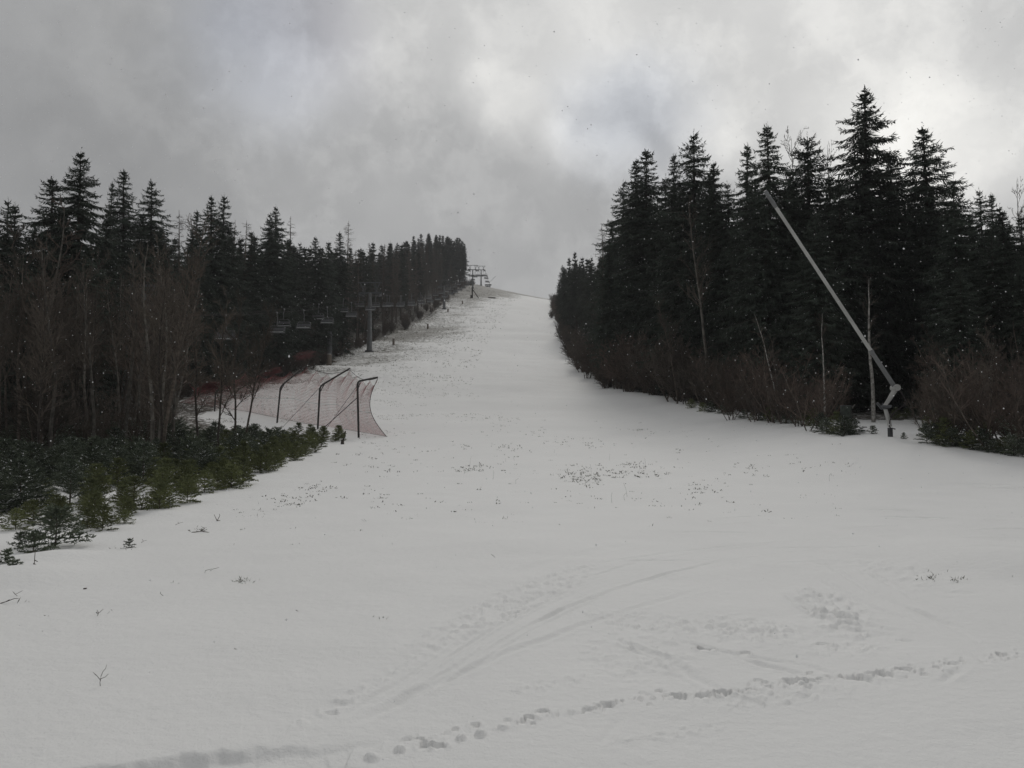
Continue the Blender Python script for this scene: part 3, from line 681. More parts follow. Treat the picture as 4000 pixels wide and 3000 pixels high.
# ------------------------------------------------------------------ right side shrubs and bare trees
y = 44
while y < 330:
    for k in range(2 if y > 60 else 3):
        x = float(xr(y)) + pick.uniform(-.3, 3.0)
        place('bare_shrub', SHF[pick.randrange(3)] if y > 55 else SH[pick.randrange(5)], x, y, pick.uniform(0, 6.28), pick.uniform(.7, 1.5) * (1.25 if 60 < y < 130 else 1), 'brown leafless shrub fringing the right wood along the piste', 'shrub', 'shrubs along the right edge of the piste')
    y += 1.9 * (1 + y / 90)
for px, py, k, s in [(3120, 1665, 1, 1.0), (3180, 1680, 3, 1.1), (3060, 1655, 0, .9), (2950, 1645, 2, 1.0), (2860, 1640, 1, .8), (3250, 1640, 3, 1.0), (3010, 1620, 1, 1.5), (3150, 1610, 0, 1.5), (3230, 1600, 1, 1.3),
                     (3700, 1730, 1, .9), (3760, 1740, 0, 1.1), (3900, 1760, 3, 1.2), (3980, 1770, 1, 1.3), (3640, 1700, 2, .8), (3830, 1690, 1, 1.5), (3950, 1680, 0, 1.7), (3700, 1660, 3, 1.3), (3625, 1630, 1, .9), (3880, 1650, 1, 1.8)]:
    p = ground(px, py); place('bare_shrub', SH[k], p[0], p[1], pick.uniform(0, 6.28), s, 'brown leafless shrub at the foot of the tall spruces on the right', 'shrub', 'shrubs at the foot of the right stand')
for px, py, Y, k, lb in [(2760, 760, 59, 3, 'tall pale bare tree with curved stem in front of the dark right stand'), (2640, 1150, 63, 2, 'spreading bare tree with snow-lined branches near the piste'), (3860, 1240, 33, 4, 'broad brown bare tree behind the bushes at the right'),
                         (3960, 1300, 31, 0, 'bare brown tree at the right picture edge'), (3040, 1300, 44, 1, 'small bare tree left of the thin birches'), (3700, 1330, 35, 2, 'small brown bare tree just right of the snow lance')]:
    tree_top('bare_tree', BA[k], px, py, Y, lb, 'bare tree', 'bare trees in front of the right stand', href=9)
for px, py, Y, lb in [(3780, 690, 60, 'pale bare treetop behind the small dark spruce spires'), (3960, 700, 62, 'pale bare treetop showing at the right edge of the sky'), (3110, 545, 66, 'bare treetop left of the thin-crowned spruce'), (3225, 560, 66, 'bare treetop right of the thin-crowned spruce')]:
    tree_top('bare_tree', BA[pick.choice([0, 2])], px, py, Y, lb, 'bare tree', 'bare treetops behind the spruces', href=9, wide=.62)
# birches
def birch(px, bpy_, Ht, seed, lb, r_):
    t, c = gen_bare(seed, Ht, .45, .16, fine=2, nlimb=16, trunk_r=r_, lean=.02, up=1.3)
    p = ground(px, bpy_); return place('birch_tree', proto('birch', [('trunk', t, M_birch), ('crown', c, M_twig)]), p[0], p[1], 1.0, 1, lb, 'birch tree')
birch(3412, 1650, 7.8, 401, 'slim birch with pale trunk standing directly behind the snow lance', .11)
birch(3222, 1655, 6.0, 402, 'thin young birch left of the green box, right one of two', .05)
birch(3034, 1642, 6.4, 403, 'thin young birch farthest left among the birches', .05)

# ------------------------------------------------------------------ young spruce strip on the left
cnt = 0; tries = 0; spots = []
while cnt < 150 and tries < 5000:
    tries += 1
    y = 12 + 33.5 * pick.random() ** 1.05; e = float(xl(y)); x = e - .25 - abs(pick.gauss(0, 1)) * (.7 + .04 * y)
    if y < 12.2 + max(0, -6.9 - x) * .75: continue
    if any((x - a) ** 2 + (y - b_) ** 2 < (.28 + .009 * y) ** 2 for a, b_ in spots): continue
    if vnoise(np.array(x / 1.6), np.array(y / 1.6), 77) < .22: continue
    spots.append((x, y)); cnt += 1
    s = pick.uniform(.45, .82) * (1 if y < 20 else 1.15) * (.72 if y < 14 else .85 if y < 17 else 1)
    place('young_spruce', YG[pick.randrange(4)], x, y, pick.uniform(0, 6.28), s, 'young green spruce in the dense low strip along the left snow edge', 'young spruce', 'young spruces along the left snow edge', sink=.05)
cnt = 0; tries = 0
while cnt < 104 and tries < 6000:
    tries += 1
    y = 13.6 + 31 * pick.random() ** 1.1; e = float(xl(y)); x = pick.uniform(-.72 * y, e - 1.2)
    if y < 13 + max(0, -6.9 - x) * .75: continue
    if x > e - .8 or any((x - a) ** 2 + (y - b_) ** 2 < (.45 + .008 * y) ** 2 for a, b_ in spots): continue
    if vnoise(np.array(x / 1.6), np.array(y / 1.6), 77) < .2: continue
    spots.append((x, y)); cnt += 1
    place('young_spruce', YD[pick.randrange(4)], x, y, pick.uniform(0, 6.28), pick.uniform(.7, 1.15) * (1 if y < 22 else 1.3), 'snow-dusted young spruce on the floor under the bare trees', 'young spruce', 'snow-dusted young spruces under the bare trees', sink=.05)
for px, py, k, s, lb in [(78, 2140, 0, .9, 'little spruce sapling poking from snow left of the dark corner bush'), (128, 2160, 2, 1.1, 'flat little spruce sapling touching the dark corner bush'), (25, 2222, 1, .9, 'spruce sapling half buried at the left picture edge'),
                         (55, 2245, 0, .7, 'tiny spruce sapling just right of the one at the picture edge'), (170, 2185, 1, .6, 'sapling tip below the dark corner bush'), (505, 2140, 2, .55, 'low dark spruce sprig alone on the snow below the strip'),
                         (3410, 1695, 0, 1.3, 'little fir-shaped sapling left of the snow lance foot'), (3530, 1715, 1, .9, 'tiny sapling right of the snow lance foot')]:
    p = ground(px, py); place('spruce_sapling', YS[k], p[0], p[1], pick.uniform(0, 6.28), s * .75, lb, 'sapling', 'lone saplings', sink=.03)
f, s_ = gen_young(390, .55, .02, .75, 1.0); pr = proto('corner_spruce', [('stem', s_, M_bark), ('foliage', f, [M_darkgreen, M_snowbit])])
p = ground(215, 2140); place('young_spruce', pr, p[0], p[1], .4, 1, 'dark bushy young spruce at the lower left end of the strip', 'young spruce')
mm = MB(); r_ = np.random.default_rng(5); f0, s0 = gen_young(395, .8, .35, .62, .8); V0 = np.concatenate(f0.v); F0 = [(a.copy(), m_) for a, m_ in zip(f0.f, f0.m)]
for i in range(110):
    y = r_.uniform(24, 52); x = r_.uniform(-.74 * y, -.24 * y if y < 40 else -.42 * y); x = min(x, float(xl(y)) - 2); a_ = r_.uniform(0, 6.28); q_ = V0 @ rotz(a_).T * r_.uniform(.8, 1.5) + [x, y, h1(x, y) - .05]
    b0 = mm.n; mm.v.append(q_); mm.n += len(q_)
    for f_, mi in F0: mm.f.append(f_ + b0); mm.m.append(mi); mm.sm.append(np.zeros(len(f_), bool))
tag(mm.build('undergrowth', [M_darkgreen, M_snowbit]), 'dense dark undergrowth of low conifers deep under the bare trees', 'undergrowth', kind='stuff')
# low bushes at the foot of the right stand
for i, (px, py) in enumerate([(3180, 1670), (3210, 1690), (3230, 1700), (3270, 1700), (3300, 1706), (3335, 1700), (3150, 1665), (3060, 1655), (3090, 1660), (3010, 1650), (2980, 1648), (2780, 1615), (2745, 1612), (2820, 1620), (2850, 1625), (2700, 1600),
                              (3620, 1735), (3660, 1742), (3690, 1745), (3720, 1750), (3760, 1750), (3800, 1760), (3840, 1765), (3880, 1775), (3920, 1775), (3960, 1785), (3995, 1790), (3640, 1715), (3700, 1720), (3780, 1735), (3850, 1740), (3930, 1750), (3980, 1760), (3540, 1640), (3570, 1630), (3600, 1625), (3500, 1645), (3650, 1640), (2905, 1640), (2940, 1645),
                              (3900, 1700), (3960, 1710), (3830, 1700), (3870, 1690)]):
    p = ground(px, py - 6); place('young_spruce', (YD if i % 3 else YG)[pick.randrange(4)], p[0], p[1], pick.uniform(0, 6.28), pick.uniform(.6, .95), 'low dark young spruce at the snow edge before the right stand', 'young spruce', 'young spruces before the right stand', sink=.05)

# ------------------------------------------------------------------ grass, weeds, twigs
r = np.random.default_rng(55); gm = MB(); P, D, L2, W2 = [], [], [], []; P0, P1 = [], []
def tuft(px, py, n, spread_px, tall=.06, ysp=.28):
    for i in range(n):
        q = ground(px + r.normal(0, spread_px), py + r.normal(0, spread_px * ysp)); k = r.integers(2, 7)
        for j in range(k):
            P.append(q + [r.normal(0, .05), r.normal(0, .05), 0]); D.append([r.normal(0, .8), r.normal(0, .8), r.uniform(.05, 1)]); L2.append(tall * r.uniform(.4, 1.4)); W2.append(r.uniform(.010, .03) * (1 if py < 2000 else .42))
for a in [(2000, 1645, 10, 35), (1950, 1670, 12, 50), (2100, 1687, 12, 40), (2180, 1725, 8, 35), (2290, 1730, 22, 50), (1830, 1742, 10, 30), (1975, 1748, 16, 30), (2030, 1768, 14, 40), (1810, 1840, 16, 25), (1890, 1825, 18, 25), (2240, 1860, 40, 45), (2330, 1840, 26, 70),
          (2450, 1850, 30, 60), (2490, 1820, 14, 25), (2300, 1880, 14, 40), (2505, 1680, 14, 18), (2550, 1705, 6, 60), (2650, 1765, 6, 12), (2740, 1910, 14, 50), (2550, 1970, 4, 30), (2760, 1908, 8, 50), (1940, 1645, 8, 30), (2960, 1840, 12, 50), (3130, 1830, 5, 40),
          (3640, 2255, 14, 22), (3730, 2270, 8, 12), (3960, 2270, 3, 20), (1500, 1830, 10, 60), (1400, 1790, 10, 60), (1240, 1905, 26, 45), (1180, 1950, 16, 60), (1120, 1965, 14, 50), (1000, 2010, 12, 60), (1450, 1950, 14, 50), (1520, 1990, 6, 30), (790, 2070, 8, 20),
          (950, 2275, 10, 12), (1480, 1740, 10, 40), (1600, 1760, 8, 60), (470, 2160, 2, 30), (280, 2250, 2, 60), (150, 2340, 2, 60), (3270, 1840, 6, 60), (1550, 1690, 10, 40), (1450, 1700, 12, 50)]:
    tuft(*a, tall=.055 if a[1] > 1900 else .09)
for i in range(240):
    px = r.uniform(1350, 3300); py = 1640 + 420 * r.random() ** 1.5; tuft(px, py, 1, 4, .02 + .06 * r.random() ** 2)
for i in range(14): tuft(r.uniform(0, 1900), r.uniform(2050, 2500), 1, 4, .03)
kites(gm, P, np.array(D), np.cross(np.array(D), rvec(r, len(D))), np.array(L2), np.array(W2))
# tall dry stalks
for px, py in [(1835, 1825), (1975, 1805), (2010, 1800), (2165, 1770), (1925, 1875), (2015, 1890), (2450, 1940), (2390, 1965), (2440, 1955), (1935, 2180), (640, 2330), (2310, 1850), (2500, 1840), (2520, 1835), (800, 2240), (816, 2235), (3240, 1880), (2380, 1800)]:
    q = ground(px, py); l = r.uniform(.15, .42) if py < 2000 else r.uniform(.04, .08); m_ = q + [r.normal(0, .02), 0, l * .6]; P0.append(q); P1.append(m_); P0.append(m_); P1.append(m_ + [r.normal(0, .05), 0, l * .4])
segs(gm, P0, P1, .003, .002, 3)
tag(gm.build('grass', M_leaf), 'scattered dark grass and weed tips poking through the snow', 'grass', kind='stuff')
# tussock grass on far slope edges
gm = MB(); n_ = 9000; yy = 56 + 300 * r.random(n_) ** 1.3; wl = xl(yy); wr = xr(yy); uu = r.random(n_) ** 2.2 * .62 - .02; xx = wl + (wr - wl) * uu
k_ = vnoise(xx / 3, yy / 3, 90) > .42; xx, yy = xx[k_], yy[k_]; zz = H(xx, yy)
for j in range(3):
    m_ = len(xx); D_ = rvec(r, m_, .9); D_[:, 2] = np.abs(D_[:, 2]) * .6 + .1
    kites(gm, np.stack([xx + r.normal(0, .12, m_), yy + r.normal(0, .12, m_), zz + .02], -1), D_, np.cross(D_, rvec(r, m_)), r.uniform(.12, .42, m_) * (.45 + .55 * ss(70, 130, yy)), r.uniform(.03, .07, m_) * (.5 + .5 * ss(70, 130, yy)))
tag(gm.build('dry_grass', M_grass), 'dry grass tussocks showing through thin snow on the upper piste', 'grass', kind='stuff')
def twig(name, pts, rad, lb, cat='twig'):
    mb = MB()
    for pl in pts:
        tube(mb, pl, np.linspace(rad, rad * .5, len(pl)), 5)
    return tag(mb.build(name, M_bark), lb, cat)
q = ground(393, 2690); U = lambda x, z, y=0: q + [x, y, z]
twig('twig', [[U(0, -.02), U(-.006, .03), U(.0, .07)], [U(0, .07), U(.012, .1), U(.03, .12), U(.034, .145)], [U(0, .04), U(-.03, .075), U(-.055, .095)], [U(-.005, .05), U(.03, .065), U(.05, .085)], [U(-.03, .075), U(-.045, .08)]], .0022, 'forked leafless twig standing upright in the near left snow')
q = ground(930, 2540); twig('twig', [[U(-.03, .008), U(-.01, .001), U(.03, -.004), U(.035, .002)]], .002, 'thin bent twig lying alone on smooth snow')
q = ground(1160, 2392); twig('twig', [[U(-.012, .012), U(.012, .0)]], .003, 'tiny dark twig stub on smooth snow in the middle')
q = ground(25, 2360); twig('twig', [[U(-.10, -.01), U(0, .02), U(.08, .05), U(.12, .05)], [U(0, .02), U(.03, .04)]], .005, 'curved brown twig lying at the left picture edge')
q = ground(110, 2240); twig('twig', [[U(0, -.02), U(.03, .05), U(.07, .12), U(.075, .26)], [U(.075, .26), U(.03, .27)], [U(.06, .12), U(.11, .09)], [U(.03, .06), U(.09, .03)], [U(.07, .16), U(.11, .14)]], .007, 'crooked snapped spruce stem left below the dark corner bush')
q = ground(400, 2200); 
q = ground(790, 2080); twig('twig', [[U(-.18, .0), U(0, .02), U(.08, .05)], [U(0, .02), U(.12, .0)], [U(-.02, .02), U(.05, .08)]], .008, 'broken spruce branch lying on snow below the strip')
q = ground(848, 2035); twig('twig', [[U(0, .0), U(-.06, .12)], [U(0, 0), U(.05, .1), U(.04, .13)], [U(0, 0), U(.06, .01)]], .007, 'upright forked branch stub near the broken branch')
q = ground(333, 2302); twig('bark_chip', [[U(-.018, .0), U(.018, .008)]], .010, 'small dark bark chip on the left snow', 'bark chip')
q = ground(253, 2175); twig('bark_chip', [[U(-.006, .0), U(.012, .045)]], .012, 'dark bark chip just right of the corner bush', 'bark chip')
for k, (px, py, lb) in enumerate([(300, 2170, 'short bent twig close to the right side of the corner bush'), (140, 2275, 'small slanting twig below the crooked snapped stem'), (60, 2330, 'stubby twig just above the curved brown twig'), (230, 2255, 'tiny hooked twig on open snow below the corner bush'), (560, 2120, 'thin twig lying beneath the middle of the strip'), (700, 2050, 'dark forked twig by the strip edge'), (385, 2405, 'faint straw-like arched stalk on the left snow')]):
    q = ground(px, py); a_ = k * 1.3; l = .035 + .012 * (k % 3)
    twig('twig', [[U(-l * math.cos(a_), 0, -l * .5), U(0, .02 + .01 * (k % 2)), U(l, .03 + .012 * (k % 4), l * .4)], [U(0, .02), U(-l * .5, .05)]], .0035, lb)
# dark broken stumps at the end of the strip
for px, py, h_, lb in [(1345, 1712, .42, 'dark splintered stump near the net post'), (1338, 1735, .30, 'dark low stump at the tip of the young spruce strip')]:
    q = ground(px, py); mb = MB(); tube(mb, [q - [0, 0, .1], q + [0, 0, h_ * .6], q + [.08, 0, h_]], [.11, .08, .02], 7); tag(mb.build('stump', M_barkdark), lb, 'stump')

# ------------------------------------------------------------------ marker posts on the piste
for px, py, hp, wp, lb in [(1285, 1428, 44, 20, 'weathered wooden post just above the red net'), (1537, 1348, 26, 9, 'wooden post right of the big lift tower'), (1671, 1285, 20, 7, 'small wooden post below the third lift tower'), (1750, 1218, 12, 6, 'short post higher on the piste edge'), (1806, 1187, 12, 5, 'tiny uppermost post near the earth bank')]:
    q = ground(px, py); s = q[1] / F; root = empty('wooden_post', q); mb = MB(); tube(mb, [(0, 0, -.2), (0, 0, hp * s)], [wp * s * .52, wp * s * .48], 9); mb.build('stake', M_wood, root)
    mb = MB(); tube(mb, [(0, 0, hp * s), (0, 0, hp * s + .05)], [wp * s * .46, wp * s * .34], 9); mb.build('snow_cap', M_snowbit, root); tag(root, lb, 'post', 'wooden posts along the left piste edge')

# ------------------------------------------------------------------ chairlift
def tower(px, y, base_py, cab_py, lb, wcol=.42, top=2.3, ladder=True):
    x = liftx(y) if px is None else (px - 2000) / F * y
    g_ = h1(x, y); zc = at(px if px else 2000, cab_py, y)[2] - g_          # cable height over ground
    root = empty('lift_tower', (x, y, g_)); G = 1.95
    mb = MB(); tube(mb, [(0, 0, -.5), (0, 0, .25)], [wcol * 1.75, wcol * 1.7], 14); mb.build('footing', M_greysteel, root)
    mb = MB(); zz = np.array([0, .5, zc * .33, zc * .331 + .05, zc * .66, zc * .661 + .05, zc + .3]); tube(mb, [(0, 0, z) for z in zz], [wcol * 1.15, wcol * 1.05, wcol * .92, wcol * .84, wcol * .78, wcol * .70, wcol * .58], 16)
    for f_ in (.331, .661): tube(mb, [(0, 0, zc * f_ - .05), (0, 0, zc * f_ + .05)], [wcol * 1.02, wcol * 1.02], 16)
    mb.build('column', M_steel, root)
    mb = MB(); beam(mb, (-G - .3, 0, zc + .25), (G + .3, 0, zc + .25), .3, .32); mb.build('crossarm', M_greysteel, root)
    mb = MB(); zt = zc + top; beam(mb, (-G - .35, 0, zt), (G + .35, 0, zt), .16, .16)
    for s in (-1, 1):
        beam(mb, (s * .55 * G, 0, zc + .4), (s * (G - .05), 0, zt), .14, .14); beam(mb, (s * .95, 0, zc + .4), (s * .95, 0, zt), .08, .08)
        beam(mb, (s * 1.45, 0, zc + .4), (s * .95, 0, zt), .08, .08); beam(mb, (s * 1.5, 0, zt - .9), (s * .4, 0, zt - .05), .07, .07)
        for e in (.25, .5, .75): beam(mb, (s * (.55 + e * .42) * G, -.02, zc + .4 + e * (top - .4)), (s * (.55 + e * .42) * G - s * .3, -.02, zc + .4 + e * (top - .4)), .05, .05)
    mb.build('maintenance_frame', M_greysteel, root)
    sl = (h1(x, y + 8) - h1(x, y - 8)) / 16
    for s in (-1, 1):
        mb = MB(); beam(mb, (s * G, -1.3, zc - .12 - 1.3 * sl), (s * G, 1.3, zc - .12 + 1.3 * sl), .16, .22)
        st_ = mb.build('sheave_train', M_darksteel, root)
        for k in range(6):
            yy_ = -1.15 + k * .46; mw = MB(); tube(mw, [(s * G - .06, yy_, zc - .2 + yy_ * sl), (s * G + .06, yy_, zc - .2 + yy_ * sl)], [.2, .2], 10); mw.build('wheel', M_darksteel, st_)
        mb = MB(); box(mb, (s * (G - .45), 0, zc - .25), (.5, 2.4, .06)); 
        for yy_ in (-1.15, 0, 1.15): beam(mb, (s * (G - .65), yy_, zc - .25), (s * (G - .65), yy_, zc + .6), .04, .04)
        beam(mb, (s * (G - .65), -1.15, zc + .6), (s * (G - .65), 1.15, zc + .6), .04, .04); mb.build('catwalk', M_greysteel, root)
    if ladder:
        mb = MB()
        for s in (-.18, .18): beam(mb, (s, -wcol * 1.15 - .12, 1.5), (s, -wcol * .65 - .12, zc), .035, .035)
        for k in range(int((zc - 1.5) / .35)):
            f_ = (k * .35) / (zc - 1.5); yv = -wcol * 1.15 - .12 + f_ * wcol * .5; beam(mb, (-.18, yv, 1.5 + k * .35), (.18, yv, 1.5 + k * .35), .025, .025)
        mb.build('ladder', M_greysteel, root)
    tag(root, lb, 'lift tower', 'chairlift towers')
    return (x, y, g_ + zc)
TW = [tower(492, 60, 0, 1232, 'nearest lift tower, its V-shaped head half hidden behind bare trees on the left'),
      tower(1440, 150, 0, 1150, 'grey round lift tower standing clear at the left snow edge', wcol=.5),
      tower(1733, 250, 0, 1122, 'lift tower third up the slope, barely visible before the wood'),
      tower(1845, 353, 0, 1056, 'left one of two lift towers on the crest against the sky', wcol=.36),
      tower(1878, 414, 0, 1056, 'right one of two lift towers on the crest against the sky', wcol=.38)]
TW = [(-33.0, -10, 7.0 + h1(-33, -10))] + TW + [(-12.8, 520, h1(-12.8, 520) + 6)]
G = 1.95; cable_pts = {-1: [], 1: []}
def span(a, b_, n=24, sag=.012):
    a = np.array(a); b_ = np.array(b_); t = np.linspace(0, 1, n)[:, None]; Ls = np.linalg.norm(b_ - a); p = a + (b_ - a) * t; p[:, 2] -= 4 * sag * Ls * (t * (1 - t))[:, 0]; return p
axis_pts = []
for a, b_ in zip(TW[:-1], TW[1:]): axis_pts.append(span(a, b_)[:-1])
axis_pts = np.concatenate(axis_pts); axis_pts[:, 2] -= .02
for s, lb in ((1, 'haul cable of the uphill side running from tower to tower'), (-1, 'haul cable of the side nearer the wood, running between the towers')):
    pts = axis_pts + [s * G, 0, 0]; cable_pts[s] = pts; mb = MB(); tube(mb, pts, .017, 6); tag(mb.build('lift_cable', M_rope), lb, 'cable', 'chairlift cables')
# chair prototype: origin at the grip
def make_chair():
    parts = []; W = 1.72
    mb = MB(); tube(mb, [(0, 0, 0), (0, 0, -.25), (0, .30, -.55), (0, .30, -1.45)], .045, 8); box(mb, (0, 0, .02), (.12, .45, .16)); parts.append(('hanger', mb, M_steel))
    mb = MB(); tube(mb, [(-W / 2, .28, -2.28), (-W / 2, .30, -1.75), (-W / 2 + .15, .30, -1.45), (W / 2 - .15, .30, -1.45), (W / 2, .30, -1.75), (W / 2, .28, -2.28)], .036, 6)
    for s in (-1, 1): tube(mb, [(s * W / 2, .28, -2.28), (s * W / 2, -.28, -2.30), (s * W / 2, -.30, -2.05), (s * W / 2, .25, -1.98)], .024, 6)
    parts.append(('side_frame', mb, M_steel))
    mb = MB(); box(mb, (0, 0, -2.27), (W - .06, .44, .05)); box(mb, (0, -.25, -2.30), (W + .1, .07, .13)); parts.append(('seat', mb, M_steel))
    mb = MB(); box(mb, (0, -.04, -2.215), (W - .12, .42, .055)); parts.append(('settled_snow', mb, M_snowbit))
    mb = MB(); beam(mb, (-W / 2 + .05, .27, -1.86), (W / 2 - .05, .27, -1.86),   .045, .34); parts.append(('backrest', mb, M_seat))
    mb = MB(); tube(mb, [(-W / 2, .20, -1.62), (-W / 2 + .02, -.28, -1.66), (W / 2 - .02, -.28, -1.66), (W / 2, .20, -1.62)], .018, 6); parts.append(('safety_bar', mb, M_greysteel))
    return proto('chair', parts)
CH = make_chair()
def on_cable(s, y):
    p = cable_pts[s]; return np.array([np.interp(y, p[:, 1], p[:, i]) for i in range(3)])
def chair(s, y, lb, grp='chairs hanging on the chairlift'):
    c = on_cable(s, y); root = place('lift_chair', CH, c[0], c[1], 0 if s > 0 else math.pi, 1, lb, 'lift chair', grp, z=c[2] - .03)
for y, s, lb in [(89, 1, 'nearest empty lift chair, partly behind brown twigs'), (99.5, 1, 'second lift chair from the left, bright seat edge'), (111, 1, 'third lift chair from the left along the near cable'), (126, 1, 'fourth lift chair, the last one clearly left of the tower'), (141, 1, 'lift chair hanging just left of the big grey tower'),
                 (74, 1, 'lift chair hidden among twigs near the leftmost tower head'), (104, -1, 'chair on the far cable between the second and third near chairs'), (121, -1, 'chair on the far cable left of the fourth near chair'), (137, -1, 'chair on the far cable behind the big grey tower')]:
    chair(s, y, lb)
y = 156
while y < 402:
    chair(1, y, 'small distant chair on the near cable above the grey tower', 'distant chairs on the near cable'); y += 13.5
y = 150
while y < 402:
    chair(-1, y, 'small distant chair on the far cable before the wood', 'distant chairs on the far cable'); y += 13.5
# faint second column behind the chairs, a half-hidden grey steel pylon
q = at(1287, 1362, 128); root = empty('steel_pylon', (q[0], q[1], h1(q[0], q[1]))); mb = MB(); tube(mb, [(0, 0, -.5), (0, 0, 5.2)], [.5, .36], 12); mb.build('shaft', M_greysteel, root)
mb = MB(); box(mb, (0, 0, .3), (2.2, 1.2, .16)); mb.build('platform', M_wood, root); tag(root, 'faint grey pillar standing behind the chairs before the wood', 'pillar')
# crest: A-shaped prop, ticket hut frame and small lance
q = ground(1845, 1164); root = empty('wooden_prop', q); s = q[1] / F; mb = MB(); beam(mb, (0, 0, -.2), (0, 0, 38 * s), .45, .45); mb.build('upright', M_barkdark, root)
mb = MB(); beam(mb, (1.0 * s, -.2, 34 * s), (24 * s, -.2, 0), .3, .3); mb.build('brace', M_barkdark, root); mb = MB(); beam(mb, (-5 * s, 0, 0), (-5 * s, 0, 12 * s), .5, .5); mb.build('side_stub', M_barkdark, root)
tag(root, 'dark A-shaped prop standing on the earth bank below the crest', 'prop')
q = ground(1905, 1116); q[2] = h1(q[0], q[1]); root = empty('loading_shelter', q); s = q[1] / F; mb = MB()
for a in (-8, 0, 10): beam(mb, (a * s, 0, -.2), (a * s, 0, 7.5 * s), .12, .12)
mb.build('posts', M_darksteel, root); mb = MB(); box(mb, (2 * s, 0, 8 * s), (26 * s, 2.2, .25)); mb.build('roof', M_darksteel, root); mb = MB(); box(mb, (1 * s, 0, 2.2 * s), (20 * s, .3, 3.5 * s)); mb.build('railing_panel', M_greysteel, root)
tag(root, 'low dark shelter frame on the crest right of the lift towers', 'shelter')
q = ground(1912, 1113); s = q[1] / F; root = empty('snow_lance', q); mb = MB(); tube(mb, [(0, 0, 0), (0, 0, 20 * s)], .1, 6); mb.build('stand', M_greysteel, root); mb = MB(); tube(mb, [(0, 0, 20 * s), (24 * s, 0, 44 * s)], .07, 6); mb.build('lance_tube', M_greysteel, root); tag(root, 'tiny slanting snow lance on the distant crest', 'snow lance')
for i, (px, py) in enumerate([(1897, 1073), (1900, 1083), (1904, 1097)]):
    q = at(px, py, 424 + i * 4); place('lift_chair', CH, q[0], q[1], .4, 1.35, 'chair hanging off the crest right of the last tower', 'lift chair', 'chairs beyond the crest towers', z=q[2] + 2.2)
# log on the bank
q = ground(1930, 1166); mb = MB(); s = q[1] / F; tube(mb, [q + [-24 * s, 0, .25], q + [6 * s, -.5, .15]], [.28, .24], 8); tag(mb.build('log', M_barkdark), 'dark log lying on the earth bank right of the prop', 'log')

# ------------------------------------------------------------------ safety net with bent posts
def bent_post(bpx, kx, ky, tx, ty, Y, dY, lb):
    K = at(kx, ky, Y); B = at(bpx, 1700, Y); B[2] = h1(B[0], B[1]); B[1] = Y; T = at(tx, ty, Y + dY)
    root = empty('net_post', B); mb = MB(); k1 = K - (K - B) * .06; tube(mb, [np.array([0, 0, -.3]), k1 - B], .062, 8); mb.build('upright', M_post, root)
    mb = MB(); a = K + (T - K) * .10; tube(mb, [k1 - B, K - B + (a - K) * .35 - (K - k1) * .3, a - B, T - B], [.062, .06, .058, .05], 8); mb.build('arm', M_post, root)
    mb = MB(); tube(mb, [k1 - (K - B) * .1 - B, K + (T - K) * .16 - B], .03, 6); mb.build('gusset', M_post, root)
    tag(root, lb, 'net post', 'bent posts holding the red net'); return B, K, T
B3, K3, T3 = bent_post(1402, 1396, 1490, 1475, 1474, 45.5, 1.0, 'right bent post with almost level arm at the net end')
B2, K2, T2 = bent_post(1240, 1250, 1508, 1367, 1439, 50.5, 1.5, 'middle bent post of the red net')
B1, K1, T1 = bent_post(1080, 1096, 1509, 1199, 1426, 56, 2.0, 'left bent post of the red net with steep arm')
B0, K0, T0 = bent_post(836, 842, 1530, 960, 1440, 64, 2.5, 'bent net post hidden behind the thin dark trunks')
for (B, K), lb in (((B3, K3), 'right'), ((B2, K2), 'middle')):
    q = ground(1245, 1690) if lb == 'right' else ground(1105, 1668); a = B + (K - B) * (.72 if lb == 'right' else .97); mb = MB(); tube(mb, [a, q], .022 if lb == 'right' else .012, 6)
    tag(mb.build('guy_wire', M_rope), 'slanting stay from the %s net post down to the snow' % lb, 'guy wire', 'stays of the net posts')
q = ground(1260, 1695); mb = MB(); tube(mb, [B3 + (K3 - B3) * .93, q], .011, 6); tag(mb.build('guy_wire', M_rope), 'thin upper stay of the right net post', 'guy wire', 'stays of the net posts')
top = np.array([T3 - [0, 0, .05], T2 - [0, 0, .12], T1 - [0, 0, .12], T0 - [0, 0, .3], at(740, 1500, 70)])
def gp(px, py, Y):
    p = at(px, py, Y); p[2] = h1(p[0], p[1]) + .03; return p
bot = np.array([gp(1510, 1697, 45.5), gp(1345, 1690, 50), gp(1172, 1668, 55.5), gp(960, 1640, 63), gp(700, 1620, 70)])
nu = 76; uu = np.linspace(0, 1, (len(top) - 1) * nu + 1); nk = len(uu)
def ipl(A_, u, lin=True):
    k = u * (len(A_) - 1); return np.stack([np.interp(k, np.arange(len(A_)), A_[:, i]) for i in range(3)], -1)
Tt = ipl(top, uu); Bb = ipl(bot, uu)
fr = (uu * (len(top) - 1)) % 1.0; rope = Tt.copy(); rope[:, 2] -= .34 * np.sin(np.pi * fr)
Tt[:, 2] -= .30 * np.sin(np.pi * fr) + .05; scal = .34 * np.abs(np.sin(np.pi * fr * 4)) ** .7
NV = 36; vv = np.linspace(0, 1, NV); S = np.zeros((nk, NV, 3))
back = norm((ipl(np.array([K3, K2, K1, K0, K0 + [-4, 6, 0]]), uu) - Tt) * [1, 1, 0])
for j, v in enumerate(vv):
    base = Tt + (Bb - Tt) * v; base[:, 2] -= scal * (1 - v) ** 4; pull = math.sin(math.pi * min(1, v ** 1.0)) * (.85 if v < .6 else .85)
    S[:, j] = base + back * pull * .95
    S[:, j, 2] += -.06 * math.sin(math.pi * v)
fold = (vnoise(uu * 34, uu * 0, 51) - .5)
S += back[:, None, :] * (fold[:, None, None] * .04 * np.sin(np.pi * vv)[None, :, None])
